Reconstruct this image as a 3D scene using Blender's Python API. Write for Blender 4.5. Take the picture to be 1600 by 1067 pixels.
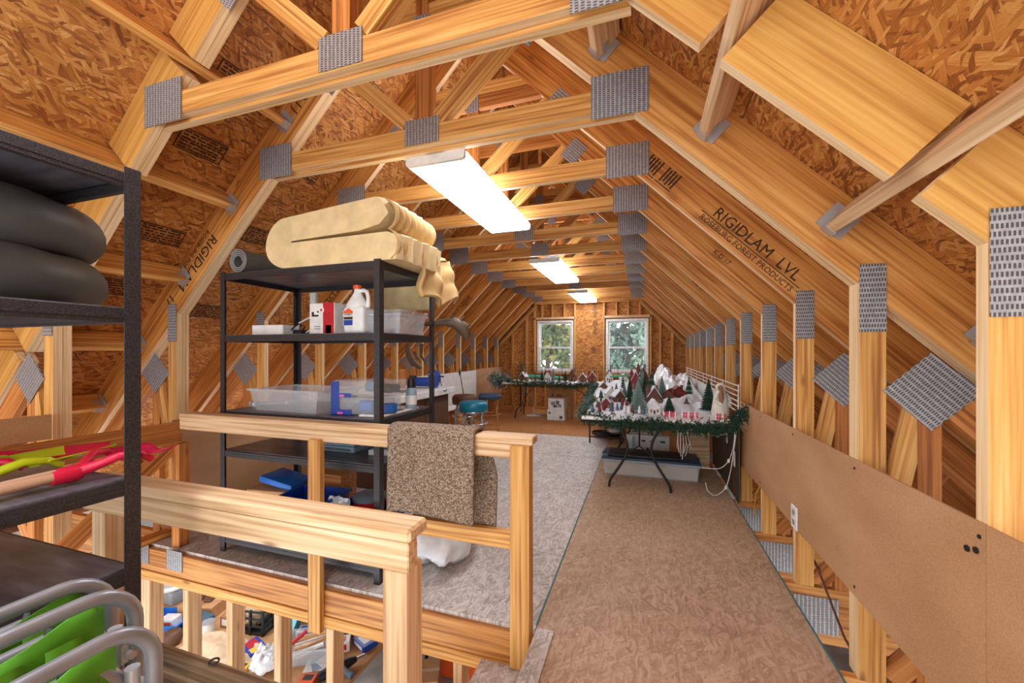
import bpy, bmesh, math, random
from mathutils import Vector, Matrix, noise
random.seed(7)
for o in list(bpy.data.objects): bpy.data.objects.remove(o)
sc = bpy.context.scene
COL = sc.collection
PI = math.pi
R = math.radians

# ------------------------------------------------------------- camera, sky, exposure
cam = bpy.data.cameras.new('camera'); camo = bpy.data.objects.new('camera', cam); COL.objects.link(camo)
camo.location = (0, 0, 1.32); camo.rotation_euler = (R(90), 0, R(18.213))
cam.sensor_width = 36; cam.lens = 620 / 1600 * 36; cam.shift_y = 16.5 / 1600; cam.clip_start = .02
sc.camera = camo
w = bpy.data.worlds.new('overcast_sky'); sc.world = w; w.use_nodes = True
bgn = w.node_tree.nodes['Background']; bgn.inputs[0].default_value = (.93, .97, 1, 1); bgn.inputs[1].default_value = 2.7
sc.view_settings.view_transform = 'Standard'; sc.view_settings.look = 'None'; sc.view_settings.gamma = 1
sc.view_settings.use_curve_mapping = False; sc.view_settings.exposure = 0.45
sc.cycles.use_denoising = True
sc.cycles.max_bounces = 10; sc.cycles.diffuse_bounces = 6; sc.cycles.glossy_bounces = 3
sc.cycles.transparent_max_bounces = 12; sc.cycles.sample_clamp_indirect = 6
LAMP = 11.0        # radiance of the ceiling fixtures' diffusers

# ------------------------------------------------------------- node helpers
def lin(c):
    def f(x):
        x /= 255.
        return x / 12.92 if x <= .04045 else ((x + .055) / 1.055) ** 2.4
    return (f(c[0]), f(c[1]), f(c[2]), 1)
class G:
    def __init__(s, name):
        s.m = bpy.data.materials.new(name); s.m.use_nodes = True; s.t = s.m.node_tree
        s.b = s.t.nodes['Principled BSDF']
    def n(s, typ, ins=None, **kw):
        nd = s.t.nodes.new('ShaderNode' + typ)
        for k, v in kw.items(): setattr(nd, k, v)
        for k, v in (ins or {}).items(): s.set(nd.inputs[k], v)
        return nd
    def set(s, sock, v):
        if isinstance(v, bpy.types.NodeSocket): s.t.links.new(v, sock)
        elif isinstance(v, bpy.types.Node): s.t.links.new(v.outputs[0], sock)
        else: sock.default_value = v
    def math(s, op, a, b=0.0, c=0.0):
        nd = s.n('Math', {0: a, 1: b}, operation=op)
        if op == 'MULTIPLY_ADD': s.set(nd.inputs[2], c)
        return nd.outputs[0]
    def mix(s, f, a, b, blend='MIX'):
        nd = s.n('Mix', data_type='RGBA', blend_type=blend)
        s.set(nd.inputs[0], f); s.set(nd.inputs[6], a); s.set(nd.inputs[7], b); return nd.outputs[2]
    def ramp(s, f, stops, interp='LINEAR'):
        nd = s.n('ValToRGB', {0: f}); cr = nd.color_ramp; cr.interpolation = interp
        while len(cr.elements) < len(stops): cr.elements.new(.5)
        for e, (p, c) in zip(cr.elements, stops): e.position = p; e.color = lin(c)
        return nd.outputs[0]
    def coord(s, scale=(1, 1, 1), rot=(0, 0, 0), rnd=True, warp=0):
        tc = s.n('TexCoord').outputs['Object']
        if rnd:
            oi = s.n('ObjectInfo').outputs['Random']
            tc = s.n('VectorMath', {0: tc, 1: s.n('CombineXYZ', {0: s.math('MULTIPLY', oi, 37.), 1: s.math('MULTIPLY', oi, 91.), 2: s.math('MULTIPLY', oi, 53.)})}, operation='ADD').outputs[0]
        if warp:
            nz = s.n('TexNoise', {'Vector': tc, 'Scale': 9., 'Detail': 1.}).outputs['Color']
            tc = s.n('VectorMath', {0: tc, 1: s.n('VectorMath', {0: nz, 1: (warp, warp, warp)}, operation='MULTIPLY')}, operation='ADD').outputs[0]
        if rot != (0, 0, 0):
            tc = s.n('Mapping', {'Vector': tc, 'Rotation': rot}).outputs[0]
        return s.n('Mapping', {'Vector': tc, 'Scale': scale}).outputs[0]
    def vary(s, col, amt=.22):
        oi = s.n('ObjectInfo').outputs['Random']
        v = s.math('MULTIPLY_ADD', oi, amt, 1 - amt / 2)
        return s.n('HueSaturation', {'Value': v, 'Color': col}).outputs[0]
    def bump(s, h, strength=.3, dist=.002):
        s.set(s.b.inputs['Normal'], s.n('Bump', {'Height': h, 'Strength': strength, 'Distance': dist}))
    def done(s, col, rough=.6, metal=0, **kw):
        s.set(s.b.inputs['Base Color'], col); s.set(s.b.inputs['Roughness'], rough); s.b.inputs['Metallic'].default_value = metal
        for k, v in kw.items(): s.set(s.b.inputs[k.replace('_', ' ')], v)
        return s.m
M = {}
def plain(name, c, rough=.5, metal=0, nz=.03, scale=14, **kw):
    g = G(name)
    f = g.n('TexNoise', {'Vector': g.coord(rnd=False), 'Scale': float(scale), 'Detail': 2.}).outputs[0]
    d = tuple(max(0, x * (1 - nz * 2.2)) for x in c); l = tuple(min(255, x * (1 + nz)) for x in c)
    M[name] = g.done(g.ramp(f, [(.3, d), (.7, l)]), rough, metal, **kw); return M[name]
def wood(name, lo, mid, hi, vary=.2, knots=True, figure=.35, rough=.6, ring=1.0):
    g = G(name)
    fine = g.n('TexNoise', {'Vector': g.coord((1.5, 70, 70)), 'Scale': 1., 'Detail': 3.}).outputs[0]
    big = g.n('TexNoise', {'Vector': g.coord((.55 * ring, 5 * ring, 5 * ring)), 'Scale': 1., 'Detail': 1.5, 'Distortion': .6}).outputs[0]
    rings = g.math('SINE', g.math('MULTIPLY', big, 30.))
    f = g.math('ADD', g.math('MULTIPLY_ADD', g.math('SUBTRACT', fine, .5), 1.55, .375), g.math('MULTIPLY_ADD', rings, figure * .16, .12))
    col = g.ramp(f, [(.2, lo), (.5, mid), (.85, hi)])
    if knots:
        vo = g.n('TexVoronoi', {'Vector': g.coord((2.6, 9, 9)), 'Scale': 1.})
        k = g.n('MapRange', {0: vo.outputs['Distance'], 1: .03, 2: .15, 3: 1., 4: 0.}, interpolation_type='SMOOTHSTEP').outputs[0]
        k2 = g.math('MULTIPLY', k, g.math('GREATER_THAN', g.n('SeparateColor', {0: vo.outputs['Color']}).outputs[0], .62))
        col = g.mix(g.math('MULTIPLY', k2, .75), col, lin((105, 58, 26)))
    g.bump(fine, .3, .002)
    M[name] = g.done(g.vary(col, vary), rough); return M[name]
wood('pine', (160, 98, 40), (208, 150, 76), (230, 182, 110))
wood('pine_edge', (206, 164, 112), (232, 200, 152), (244, 222, 186), .06, False, .1)
wood('pine_pale', (184, 142, 98), (220, 184, 140), (238, 210, 174), .1)
wood('pine_orange', (138, 76, 26), (184, 114, 50), (208, 144, 78), .2)
wood('pine_weathered', (60, 38, 22), (104, 76, 50), (146, 120, 92), .05, figure=.9)
wood('lvl', (156, 92, 34), (198, 132, 62), (218, 160, 88), .14, True, .8, .5, 1.3)
wood('lvl_yellow', (178, 122, 54), (200, 146, 72), (214, 166, 92), .06, False, .3, .5, 1.0)
wood('shovel_wood', (170, 128, 96), (202, 160, 128), (218, 182, 150), .05, False)
def osb(name, stops, vary=.12, fac=1., rough=.7, sc_=1.0):
    g = G(name)
    sh = None
    for i, (a, sx, sy, th) in enumerate([(.2, 7, 34, 0), (-.45, 7, 40, .45), (.8, 8, 44, .55), (-.9, 9, 52, .62), (0., 10, 70, .68)]):
        vo = g.n('TexVoronoi', {'Vector': g.coord((sx * sc_, sy * sc_, .01), (0, 0, a), True, .05), 'Scale': 1.}, voronoi_dimensions='2D')
        sp = g.n('SeparateColor', {0: vo.outputs['Color']})
        st = g.n('TexNoise', {'Vector': g.coord((sx * 1.5 * sc_, sy * 5 * sc_, 1), (0, 0, a)), 'Scale': 1., 'Detail': 2.}).outputs[0]
        v = g.math('ADD', g.math('MULTIPLY', sp.outputs[1], .72), g.math('MULTIPLY_ADD', st, .7, -.2))
        if sh is None: sh = v
        else:
            f = g.math('GREATER_THAN', sp.outputs[0], th)
            nd = g.n('Mix', {0: f}, data_type='FLOAT'); g.set(nd.inputs[2], sh); g.set(nd.inputs[3], v); sh = nd.outputs[0]
    big = g.n('TexNoise', {'Vector': g.coord((1.3, 1.3, 1.3)), 'Scale': 1., 'Detail': 2.}).outputs[0]
    sh2 = g.math('ADD', g.math('MULTIPLY', sh, fac), g.math('MULTIPLY_ADD', big, .35, -.175 + (1 - fac) * .4))
    g.bump(sh, .35, .003)
    M[name] = g.done(g.vary(g.ramp(sh2, stops), vary), rough); return M[name]
osb('osb', [(.05, (92, 46, 14)), (.28, (152, 90, 36)), (.52, (186, 120, 52)), (.78, (206, 148, 76)), (1, (230, 188, 124))], .12, .9, .7, 1.35)
osb('osb_floor', [(.05, (118, 90, 66)), (.3, (164, 132, 104)), (.55, (186, 156, 129)), (.8, (206, 179, 153)), (1, (230, 209, 188))], .06, .5, .7, 1.7)
osb('osb_floor_grey', [(.05, (116, 102, 94)), (.3, (172, 162, 154)), (.55, (200, 192, 186)), (.8, (220, 214, 208)), (1, (244, 241, 238))], .05, .65, .7, 1.7)
osb('osb_floor_orange', [(.05, (110, 62, 22)), (.3, (156, 98, 44)), (.55, (178, 120, 62)), (.8, (192, 138, 80)), (1, (210, 164, 110))], .08, .45, .7, 1.6)
# galvanised truss plate: rows of punched teeth
def plate_mat(name, a, b, rough=.42, metal=.3):
    g = G(name)
    tc = g.n('SeparateXYZ', {0: g.n('TexCoord').outputs['Object']})
    row = g.math('FRACT', g.math('MULTIPLY', tc.outputs[0], 1 / .0205))
    slot = g.math('LESS_THAN', g.math('ABSOLUTE', g.math('SUBTRACT', row, .5)), .32)
    par = g.math('MULTIPLY', g.math('FLOOR', g.math('MULTIPLY', tc.outputs[0], 1 / .0205)), .5)
    hs = g.math('FRACT', g.math('ADD', g.math('MULTIPLY', tc.outputs[1], 1 / .0095), par))
    tooth = g.math('LESS_THAN', hs, .58)
    f = g.math('MULTIPLY', slot, tooth)
    nz = g.n('TexNoise', {'Vector': g.coord(), 'Scale': 60., 'Detail': 2.}).outputs[0]
    col = g.mix(f, g.ramp(nz, [(.3, tuple(x * .85 for x in a)), (.7, a)]), lin(b))
    g.bump(f, .8, .004)
    M[name] = g.done(g.vary(col, .2), rough, metal); return M[name]
plate_mat('truss_plate', (190, 190, 192), (92, 90, 92))
# hardboard, carpet, black steel
g = G('hardboard'); nz = g.n('TexNoise', {'Vector': g.coord(), 'Scale': 220., 'Detail': 3.}).outputs[0]
big = g.n('TexNoise', {'Vector': g.coord((1, 2.2, 1)), 'Scale': 2.2, 'Detail': 2.}).outputs[0]
M['hardboard'] = g.done(g.ramp(g.math('ADD', g.math('MULTIPLY', nz, .6), g.math('MULTIPLY', big, .4)), [(.25, (156, 112, 74)), (.5, (186, 142, 102)), (.75, (204, 164, 124))]), .6)
g = G('carpet'); vo = g.n('TexVoronoi', {'Vector': g.coord(), 'Scale': 210.})
nz = g.n('TexNoise', {'Vector': g.coord(), 'Scale': 150., 'Detail': 3.}).outputs[0]
f = g.math('ADD', g.math('MULTIPLY', g.n('SeparateColor', {0: vo.outputs['Color']}).outputs[0], .5), g.math('MULTIPLY', nz, .5))
g.bump(f, 1., .006)
M['carpet'] = g.done(g.ramp(f, [(.25, (84, 66, 50)), (.5, (140, 118, 97)), (.75, (188, 170, 150))]), .95)
g = G('black_steel'); nz = g.n('TexNoise', {'Vector': g.coord(), 'Scale': 320., 'Detail': 2.}).outputs[0]
g.bump(nz, .5, .002)
M['black_steel'] = g.done(g.ramp(nz, [(.35, (38, 36, 38)), (.62, (64, 61, 64)), (.78, (92, 86, 84))]), .42, .35)
g = G('shelf_board'); nz = g.n('TexNoise', {'Vector': g.coord((6, 30, 1)), 'Scale': 1., 'Detail': 4.}).outputs[0]
M['shelf_board'] = g.done(g.ramp(nz, [(.3, (66, 64, 72)), (.6, (104, 102, 112)), (.8, (136, 134, 144))]), .33)
g = G('concrete'); nz = g.n('TexNoise', {'Vector': g.coord(), 'Scale': 3., 'Detail': 6.}).outputs[0]
M['concrete'] = g.done(g.ramp(nz, [(.3, (140, 134, 130)), (.7, (190, 184, 180))]), .7)
g = G('foliage'); nz = g.n('TexNoise', {'Vector': g.coord(), 'Scale': 1.6, 'Detail': 3.}).outputs[0]
M['foliage'] = g.done(g.ramp(nz, [(.35, (52, 74, 40)), (.5, (92, 112, 58)), (.65, (150, 140, 70))]), .6)
g = G('foliage_blue'); nz = g.n('TexNoise', {'Vector': g.coord(), 'Scale': 1.6, 'Detail': 3.}).outputs[0]
M['foliage_blue'] = g.done(g.ramp(nz, [(.35, (58, 84, 76)), (.5, (96, 128, 110)), (.68, (150, 172, 150))]), .6)
for nm, c, r_ in [('rubber', (84, 88, 86), .5), ('white', (228, 228, 226), .5), ('white_plastic', (232, 232, 230), .35), ('foam', (222, 198, 148), .85),
    ('foam_dark', (196, 162, 108), .9), ('grey_carpet', (92, 92, 88), .95), ('grey_edge', (160, 160, 158), .9), ('cardboard', (190, 142, 96), .8), ('cardboard_dark', (150, 108, 72), .8),
    ('red', (188, 26, 40), .4), ('blue', (20, 62, 160), .4), ('blue_bright', (24, 104, 196), .4), ('teal', (14, 118, 148), .35), ('navy', (30, 62, 92), .45), ('green', (92, 164, 30), .75),
    ('green_dark', (60, 120, 26), .7), ('lime', (206, 222, 30), .35), ('crimson', (214, 24, 66), .35), ('black', (22, 22, 24), .5), ('dark_print', (52, 34, 18), .8),
    ('brown', (92, 58, 36), .6), ('brown_dark', (62, 40, 28), .6), ('orange', (226, 92, 40), .4), ('yellow', (226, 178, 52), .5), ('grey', (138, 140, 144), .5), ('grey_blue', (140, 164, 184), .5),
    ('fir', (38, 74, 50), .8), ('fir_frost', (112, 134, 128), .8), ('fir_dark', (26, 52, 40), .8), ('snow', (214, 217, 224), .7), ('village_red', (122, 34, 32), .6), ('village_brown', (104, 66, 46), .7),
    ('tan_cloth', (206, 180, 148), .9), ('aqua', (120, 196, 216), .5), ('seam_teal', (58, 116, 120), .7), ('fur', (222, 218, 204), .95), ('stringy', (150, 112, 84), .8), ('antler', (88, 66, 48), .6), ('slate', (70, 96, 112), .6), ('road', (226, 226, 226), .9), ('bark', (84, 68, 54), .9), ('screen_dark', (92, 74, 54), .8), ('green_tube', (60, 170, 130), .4), ('magenta', (222, 96, 170), .4), ('metal_lid', (120, 134, 146), .4)]:
    plain(nm, c, r_)
plain('chrome', (190, 192, 196), .22, .9); plain('galv', (188, 190, 194), .35, .5); plain('tube_grey', (150, 154, 162), .35, .5)
plain('film', (236, 241, 248), .12, 0, .04)
def clear(name, c, alpha, rough=.15):
    g = G(name); M[name] = g.done(lin(c), rough); g.b.inputs['Alpha'].default_value = alpha
clear('clear_plastic', (214, 224, 232), .27); clear('glass', (235, 245, 250), .06, .02); clear('clear_red', (214, 24, 86), .8)
g = G('lamp_lens'); nz = g.n('TexNoise', {'Vector': g.coord((40, 2, 2), rnd=False), 'Scale': 1., 'Detail': 2.}).outputs[0]
M['lamp_lens'] = g.done(lin((232, 238, 246)), .4); g.b.inputs['Emission Color'].default_value = lin((244, 248, 255)); g.b.inputs['Emission Strength'].default_value = LAMP

# ------------------------------------------------------------- mesh helpers
class MB:
    def __init__(s): s.v = []; s.f = []; s.mi = []; s.cm = 0
    def add(s, vs, fs):
        k = len(s.v); s.v += [tuple(x) for x in vs]
        for f in fs: s.f.append(tuple(i + k for i in f)); s.mi.append(s.cm)
        return s
    def mat(s, i): s.cm = i; return s
    def box(s, c, d, rot=None):
        hx, hy, hz = d[0] / 2, d[1] / 2, d[2] / 2
        vs = [Vector((x, y, z)) for x in (-hx, hx) for y in (-hy, hy) for z in (-hz, hz)]
        if rot is not None:
            m = rot if isinstance(rot, Matrix) else Matrix.Rotation(rot, 3, 'Z'); vs = [m @ v for v in vs]
        c = Vector(c)
        return s.add([v + c for v in vs], [(0, 1, 3, 2), (4, 6, 7, 5), (0, 4, 5, 1), (2, 3, 7, 6), (0, 2, 6, 4), (1, 5, 7, 3)])
    def bb(s, x0, x1, y0, y1, z0, z1): return s.box(((x0 + x1) / 2, (y0 + y1) / 2, (z0 + z1) / 2), (x1 - x0, y1 - y0, z1 - z0))
    def rbox(s, c, d, r=.01, seg=2, rot=None):
        bm = bmesh.new(); bmesh.ops.create_cube(bm, size=1)
        for v in bm.verts: v.co = Vector((v.co.x * d[0], v.co.y * d[1], v.co.z * d[2]))
        bmesh.ops.bevel(bm, geom=bm.edges[:], offset=min(r, min(d) * .49), segments=seg, profile=.5, affect='EDGES')
        m = rot if isinstance(rot, Matrix) else (Matrix.Rotation(rot, 3, 'Z') if rot else Matrix.Identity(3))
        bm.verts.index_update(); c = Vector(c)
        s.add([m @ v.co + c for v in bm.verts], [[v.index for v in f.verts] for f in bm.faces]); bm.free(); return s
    def rbb(s, x0, x1, y0, y1, z0, z1, r=.004, seg=1): return s.rbox(((x0 + x1) / 2, (y0 + y1) / 2, (z0 + z1) / 2), (x1 - x0, y1 - y0, z1 - z0), r, seg)
    def tube(s, pts, r, n=8, closed=False, cap=True):
        pts = [Vector(p) for p in pts]; N = len(pts); rs = r if isinstance(r, (list, tuple)) else [r] * N
        vs = []; u = None
        for i, p in enumerate(pts):
            a = pts[i - 1] if (i or closed) else p; b = pts[(i + 1) % N] if (i < N - 1 or closed) else p
            t = (b - a).normalized() if (b - a).length > 1e-9 else Vector((0, 0, 1))
            if u is None: u = t.orthogonal().normalized()
            u = (u - t * u.dot(t)); u = u.normalized() if u.length > 1e-6 else t.orthogonal().normalized()
            w_ = t.cross(u)
            for k in range(n):
                a_ = 2 * PI * k / n; vs.append(p + (u * math.cos(a_) + w_ * math.sin(a_)) * rs[i])
        fs = []
        for i in range(N if closed else N - 1):
            j = (i + 1) % N
            for k in range(n): fs.append((i * n + k, i * n + (k + 1) % n, j * n + (k + 1) % n, j * n + k))
        if cap and not closed: fs.append(tuple(range(n - 1, -1, -1))); fs.append(tuple((N - 1) * n + k for k in range(n)))
        return s.add(vs, fs)
    def cyl(s, p0, p1, r0, r1=None, n=12): return s.tube([p0, p1], [r0, r0 if r1 is None else r1], n)
    def lathe(s, prof, c=(0, 0, 0), n=16, sx=1, sy=1):
        vs = []; fs = []; c = Vector(c)
        for (r_, z) in prof:
            for k in range(n):
                a = 2 * PI * k / n; vs.append(c + Vector((r_ * math.cos(a) * sx, r_ * math.sin(a) * sy, z)))
        for i in range(len(prof) - 1):
            for k in range(n): fs.append((i * n + k, i * n + (k + 1) % n, (i + 1) * n + (k + 1) % n, (i + 1) * n + k))
        fs.append(tuple(range(n - 1, -1, -1))); fs.append(tuple((len(prof) - 1) * n + k for k in range(n)))
        return s.add(vs, fs)
    def sphere(s, c, r, sx=1, sy=1, sz=1, nu=12, nv=8):
        return s.lathe([(max(1e-4, r * math.sin(PI * i / nv)), -r * math.cos(PI * i / nv) * sz) for i in range(nv + 1)], c, nu, sx, sy)
    def torus(s, c, Rr, r, nu=32, nv=12, sz=1):
        c = Vector(c)
        return s.tube([c + Vector((Rr * math.cos(2 * PI * i / nu), Rr * math.sin(2 * PI * i / nu), 0)) for i in range(nu)], r, nv, True)
    def prism(s, poly, y0, y1):
        n = len(poly); vs = [(x, y0, z) for x, z in poly] + [(x, y1, z) for x, z in poly]
        fs = [tuple(range(n)), tuple(range(2 * n - 1, n - 1, -1))] + [(i, i + n, (i + 1) % n + n, (i + 1) % n) for i in range(n)]
        return s.add(vs, fs)
    def grid(s, fn, nu, nv):
        vs = [fn(i / nu, j / nv) for i in range(nu + 1) for j in range(nv + 1)]
        return s.add(vs, [(i * (nv + 1) + j, (i + 1) * (nv + 1) + j, (i + 1) * (nv + 1) + j + 1, i * (nv + 1) + j + 1) for i in range(nu) for j in range(nv)])
    def mesh(s, name, mats, smooth=None):
        me = bpy.data.meshes.new(name); me.from_pydata(s.v, [], s.f)
        for m in (mats if isinstance(mats, (list, tuple)) else [mats]): me.materials.append(M[m])
        if max(s.mi, default=0): me.polygons.foreach_set('material_index', s.mi)
        bm = bmesh.new(); bm.from_mesh(me); bmesh.ops.recalc_face_normals(bm, faces=bm.faces[:]); bm.to_mesh(me); bm.free()
        if smooth:
            me.polygons.foreach_set('use_smooth', [True] * len(me.polygons)); me.set_sharp_from_angle(angle=R(smooth))
        me.update(); return me
    def build(s, name, mats, parent=None, smooth=None, thick=0):
        o = bpy.data.objects.new(name, s.mesh(name, mats, smooth)); COL.objects.link(o)
        if thick:
            md = o.modifiers.new('thickness', 'SOLIDIFY'); md.thickness = thick; md.offset = 0
        if parent: put(o, parent)
        return o
def put(o, parent):
    """parent o; its coordinates are those of the top-level thing even when parent is a part"""
    o.parent = parent
    if parent.parent is not None: o.matrix_parent_inverse = parent.matrix_basis.inverted()
    return o
def tag(o, label, cat=None, group=None, kind=None):
    o['label'] = label
    if cat: o['category'] = cat
    if group: o['group'] = group
    if kind: o['kind'] = kind
    return o
def thing(name, label, cat, loc=(0, 0, 0), rz=0, group=None, kind=None):
    o = bpy.data.objects.new(name, None); COL.objects.link(o); o.empty_display_size = .05
    o.location = loc; o.rotation_euler = (0, 0, rz)
    return tag(o, label, cat, group, kind)
def struct(name, label=None):
    o = bpy.data.objects.new(name, None); COL.objects.link(o); o['kind'] = 'structure'
    if label: o['label'] = label
    return o
def copy_tree(o, parent=None):
    c = o.copy(); COL.objects.link(c)
    if parent is not None: c.parent = parent
    for ch in list(o.children): copy_tree(ch, c)
    return c
def board(name, p0, p1, w_, t_, wdir, mat, parent=None, bev=.003):
    p0 = Vector(p0); p1 = Vector(p1); x = (p1 - p0); L = x.length; x.normalize()
    y = Vector(wdir); y = (y - x * y.dot(x)).normalized(); z = x.cross(y)
    key = (round(L, 3), w_, t_, mat, bev)
    me = BOARDS.get(key)
    if me is None:
        mb = MB()
        mb.rbox((0, 0, 0), (L, w_, t_), bev, 1) if bev else mb.box((0, 0, 0), (L, w_, t_))
        me = BOARDS[key] = mb.mesh(name, mat)
    o = bpy.data.objects.new(name, me); COL.objects.link(o)
    m = Matrix((x, y, z)).transposed().to_4x4(); m.translation = (p0 + p1) / 2
    o.matrix_basis = m
    if parent: put(o, parent)
    return o
BOARDS = {}
def xzboard(name, poly, ang, y0, y1, mat, parent=None):
    cx = sum(p[0] for p in poly) / len(poly); cz = sum(p[1] for p in poly) / len(poly); ca, sa = math.cos(ang), math.sin(ang)
    loc = [((x - cx) * ca + (z - cz) * sa, -(x - cx) * sa + (z - cz) * ca) for x, z in poly]
    mb = MB().prism(loc, y0, y1)
    if mat in ('lvl', 'lvl_yellow', 'pine') and name in EDGED:
        mb.mi = [0, 0] + [1] * (len(mb.mi) - 2); o = mb.build(name, [mat, 'pine_edge'])
    else: o = mb.build(name, mat)
    o.location = (cx, 0, cz); o.rotation_euler = (0, -ang, 0)
    if parent: put(o, parent)
    return o
EDGED = ('rafter', 'post', 'collar_tie')
def xypanel(name, poly, y0, y1, mat, parent=None):
    cx = sum(p[0] for p in poly) / len(poly); cz = sum(p[1] for p in poly) / len(poly)
    n = len(poly); vs = [(x - cx, z - cz, -y0) for x, z in poly] + [(x - cx, z - cz, -y1) for x, z in poly]
    o = MB().add(vs, [tuple(range(n)), tuple(range(2 * n - 1, n - 1, -1))] + [(i, i + n, (i + 1) % n + n, (i + 1) % n) for i in range(n)]).build(name, mat)
    o.location = (cx, 0, cz); o.rotation_euler = (PI / 2, 0, 0)
    if parent: put(o, parent)
    return o
def xzbar(name, a, b, w_, y0, y1, mat, parent=None):
    a = Vector(a); b = Vector(b); d = (b - a).normalized(); n_ = Vector((-d.y, d.x)) * w_ / 2
    return xzboard(name, [tuple(a - n_), tuple(b - n_), tuple(b + n_), tuple(a + n_)], math.atan2(d.y, d.x), y0, y1, mat, parent)
def text(name, s, size, mat, mw, parent=None, align='CENTER'):
    cu = bpy.data.curves.new(name, 'FONT'); cu.body = s; cu.size = size; cu.align_x = align; cu.align_y = 'CENTER'; cu.extrude = .0006; cu.resolution_u = 2
    t = bpy.data.objects.new(name, cu); COL.objects.link(t)
    me = bpy.data.meshes.new_from_object(t); bpy.data.objects.remove(t)
    me.materials.clear(); me.materials.append(M[mat])
    o = bpy.data.objects.new(name, me); COL.objects.link(o); o.matrix_basis = mw
    if parent: put(o, parent)
    return o
def frame(origin, x, y):
    x = Vector(x).normalized(); y = Vector(y); y = (y - x * y.dot(x)).normalized(); z = x.cross(y)
    m = Matrix((x, y, z)).transposed().to_4x4(); m.translation = Vector(origin); return m
def ordinal(i): return ['first', 'second', 'third', 'fourth', 'fifth', 'sixth', 'seventh', 'eighth', 'ninth', 'tenth', 'eleventh', 'twelfth', 'thirteenth', 'fourteenth'][i]

# ============================================================= the setting
XC = -1.193; B = 3.633; TOP = 3.963; YW = 9.08          # rafters: |x-XC|+z runs from B (underside) to TOP
ZG = -2.6                                                # ground floor
# ---- roof sheathing: OSB sheets, laid on the rafters
ceil = struct('ceiling', 'oriented strand board roof sheathing over the rafters')
for s in (-1, 1):
    for r_ in range(6):
        a0 = r_ * 1.14; a1 = min(a0 + 1.136, 6.5)
        y = -1.5 - (r_ % 2) * 1.2
        while y < YW + .1:
            y0 = max(y, -1.5); y1 = min(y + 2.434, YW + .12)
            if y1 - y0 > .05:
                am = (a0 + a1) / 2 / math.sqrt(2)
                nx, nz_ = s * .006, .006
                c = Vector((XC + s * am + nx, 0, TOP - am + nz_))
                board('osb_panel', (c.x, y0, c.z), (c.x, y1, c.z), a1 - a0, .012, (s, 0, -1), 'osb', ceil, 0)
            y += 2.44
board('ridge_leak_cover', (XC, -1.5, TOP + .02), (XC, YW + .12, TOP + .02), .3, .012, (1, 0, 0), 'osb', ceil, 0)  # added strip that keeps sky light from leaking in at the apex
for s in (-1, 1):
    am = 3.27 / math.sqrt(2); c = Vector((XC + s * (am + .025), 0, TOP - am + .025))
    board('light_leak_sheet', (c.x, -1.5, c.z), (c.x, YW + .12, c.z), 6.56, .01, (s, 0, -1), 'black', ceil, 0)  # added unseen black backing, stops sky light showing through the panel gaps
# ink stamps printed on the underside of the sheathing
def stamp(x_off, y, s, wdt, hgt, rows, rim=True):
    mb = MB(); rs = random.Random(int(x_off * 100 + y * 10))
    if rim:
        for yy in (-hgt / 2, hgt / 2): mb.box((0, yy, 0), (wdt, .006, .0006))
        for xx in (-wdt / 2, wdt / 2): mb.box((xx, 0, 0), (.006, hgt, .0006))
    for i in range(rows):
        yy = -hgt / 2 + hgt * (i + .7) / (rows + .4); x = -wdt * .44
        while x < wdt * .42:
            l = rs.uniform(.012, .05); mb.box((x + l / 2, yy, 0), (l, hgt / rows * .42, .0006)); x += l + .009
    o = mb.build('ink_stamp', 'dark_print')
    k = x_off; d = .0015
    o.matrix_basis = frame((XC + s * (k - d), y, TOP - k - d), (0, 1, 0), (s, 0, -1))
    put(o, ceil)
for (k, y, s) in [(1.06, 1.72, -1), (1.38, 1.72, -1), (1.86, 1.78, -1), (1.72, 2.4, -1), (1.25, 2.38, -1), (.72, 2.42, -1), (2.2, 1.7, -1), (.85, 3.0, -1), (1.35, 3.05, -1), (.5, 1.7, -1), (2.3, 2.4, -1), (.6, 3.0, 1), (.9, 2.35, 1)]:
    stamp(k, y, s, .26, .13, 6)

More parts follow.
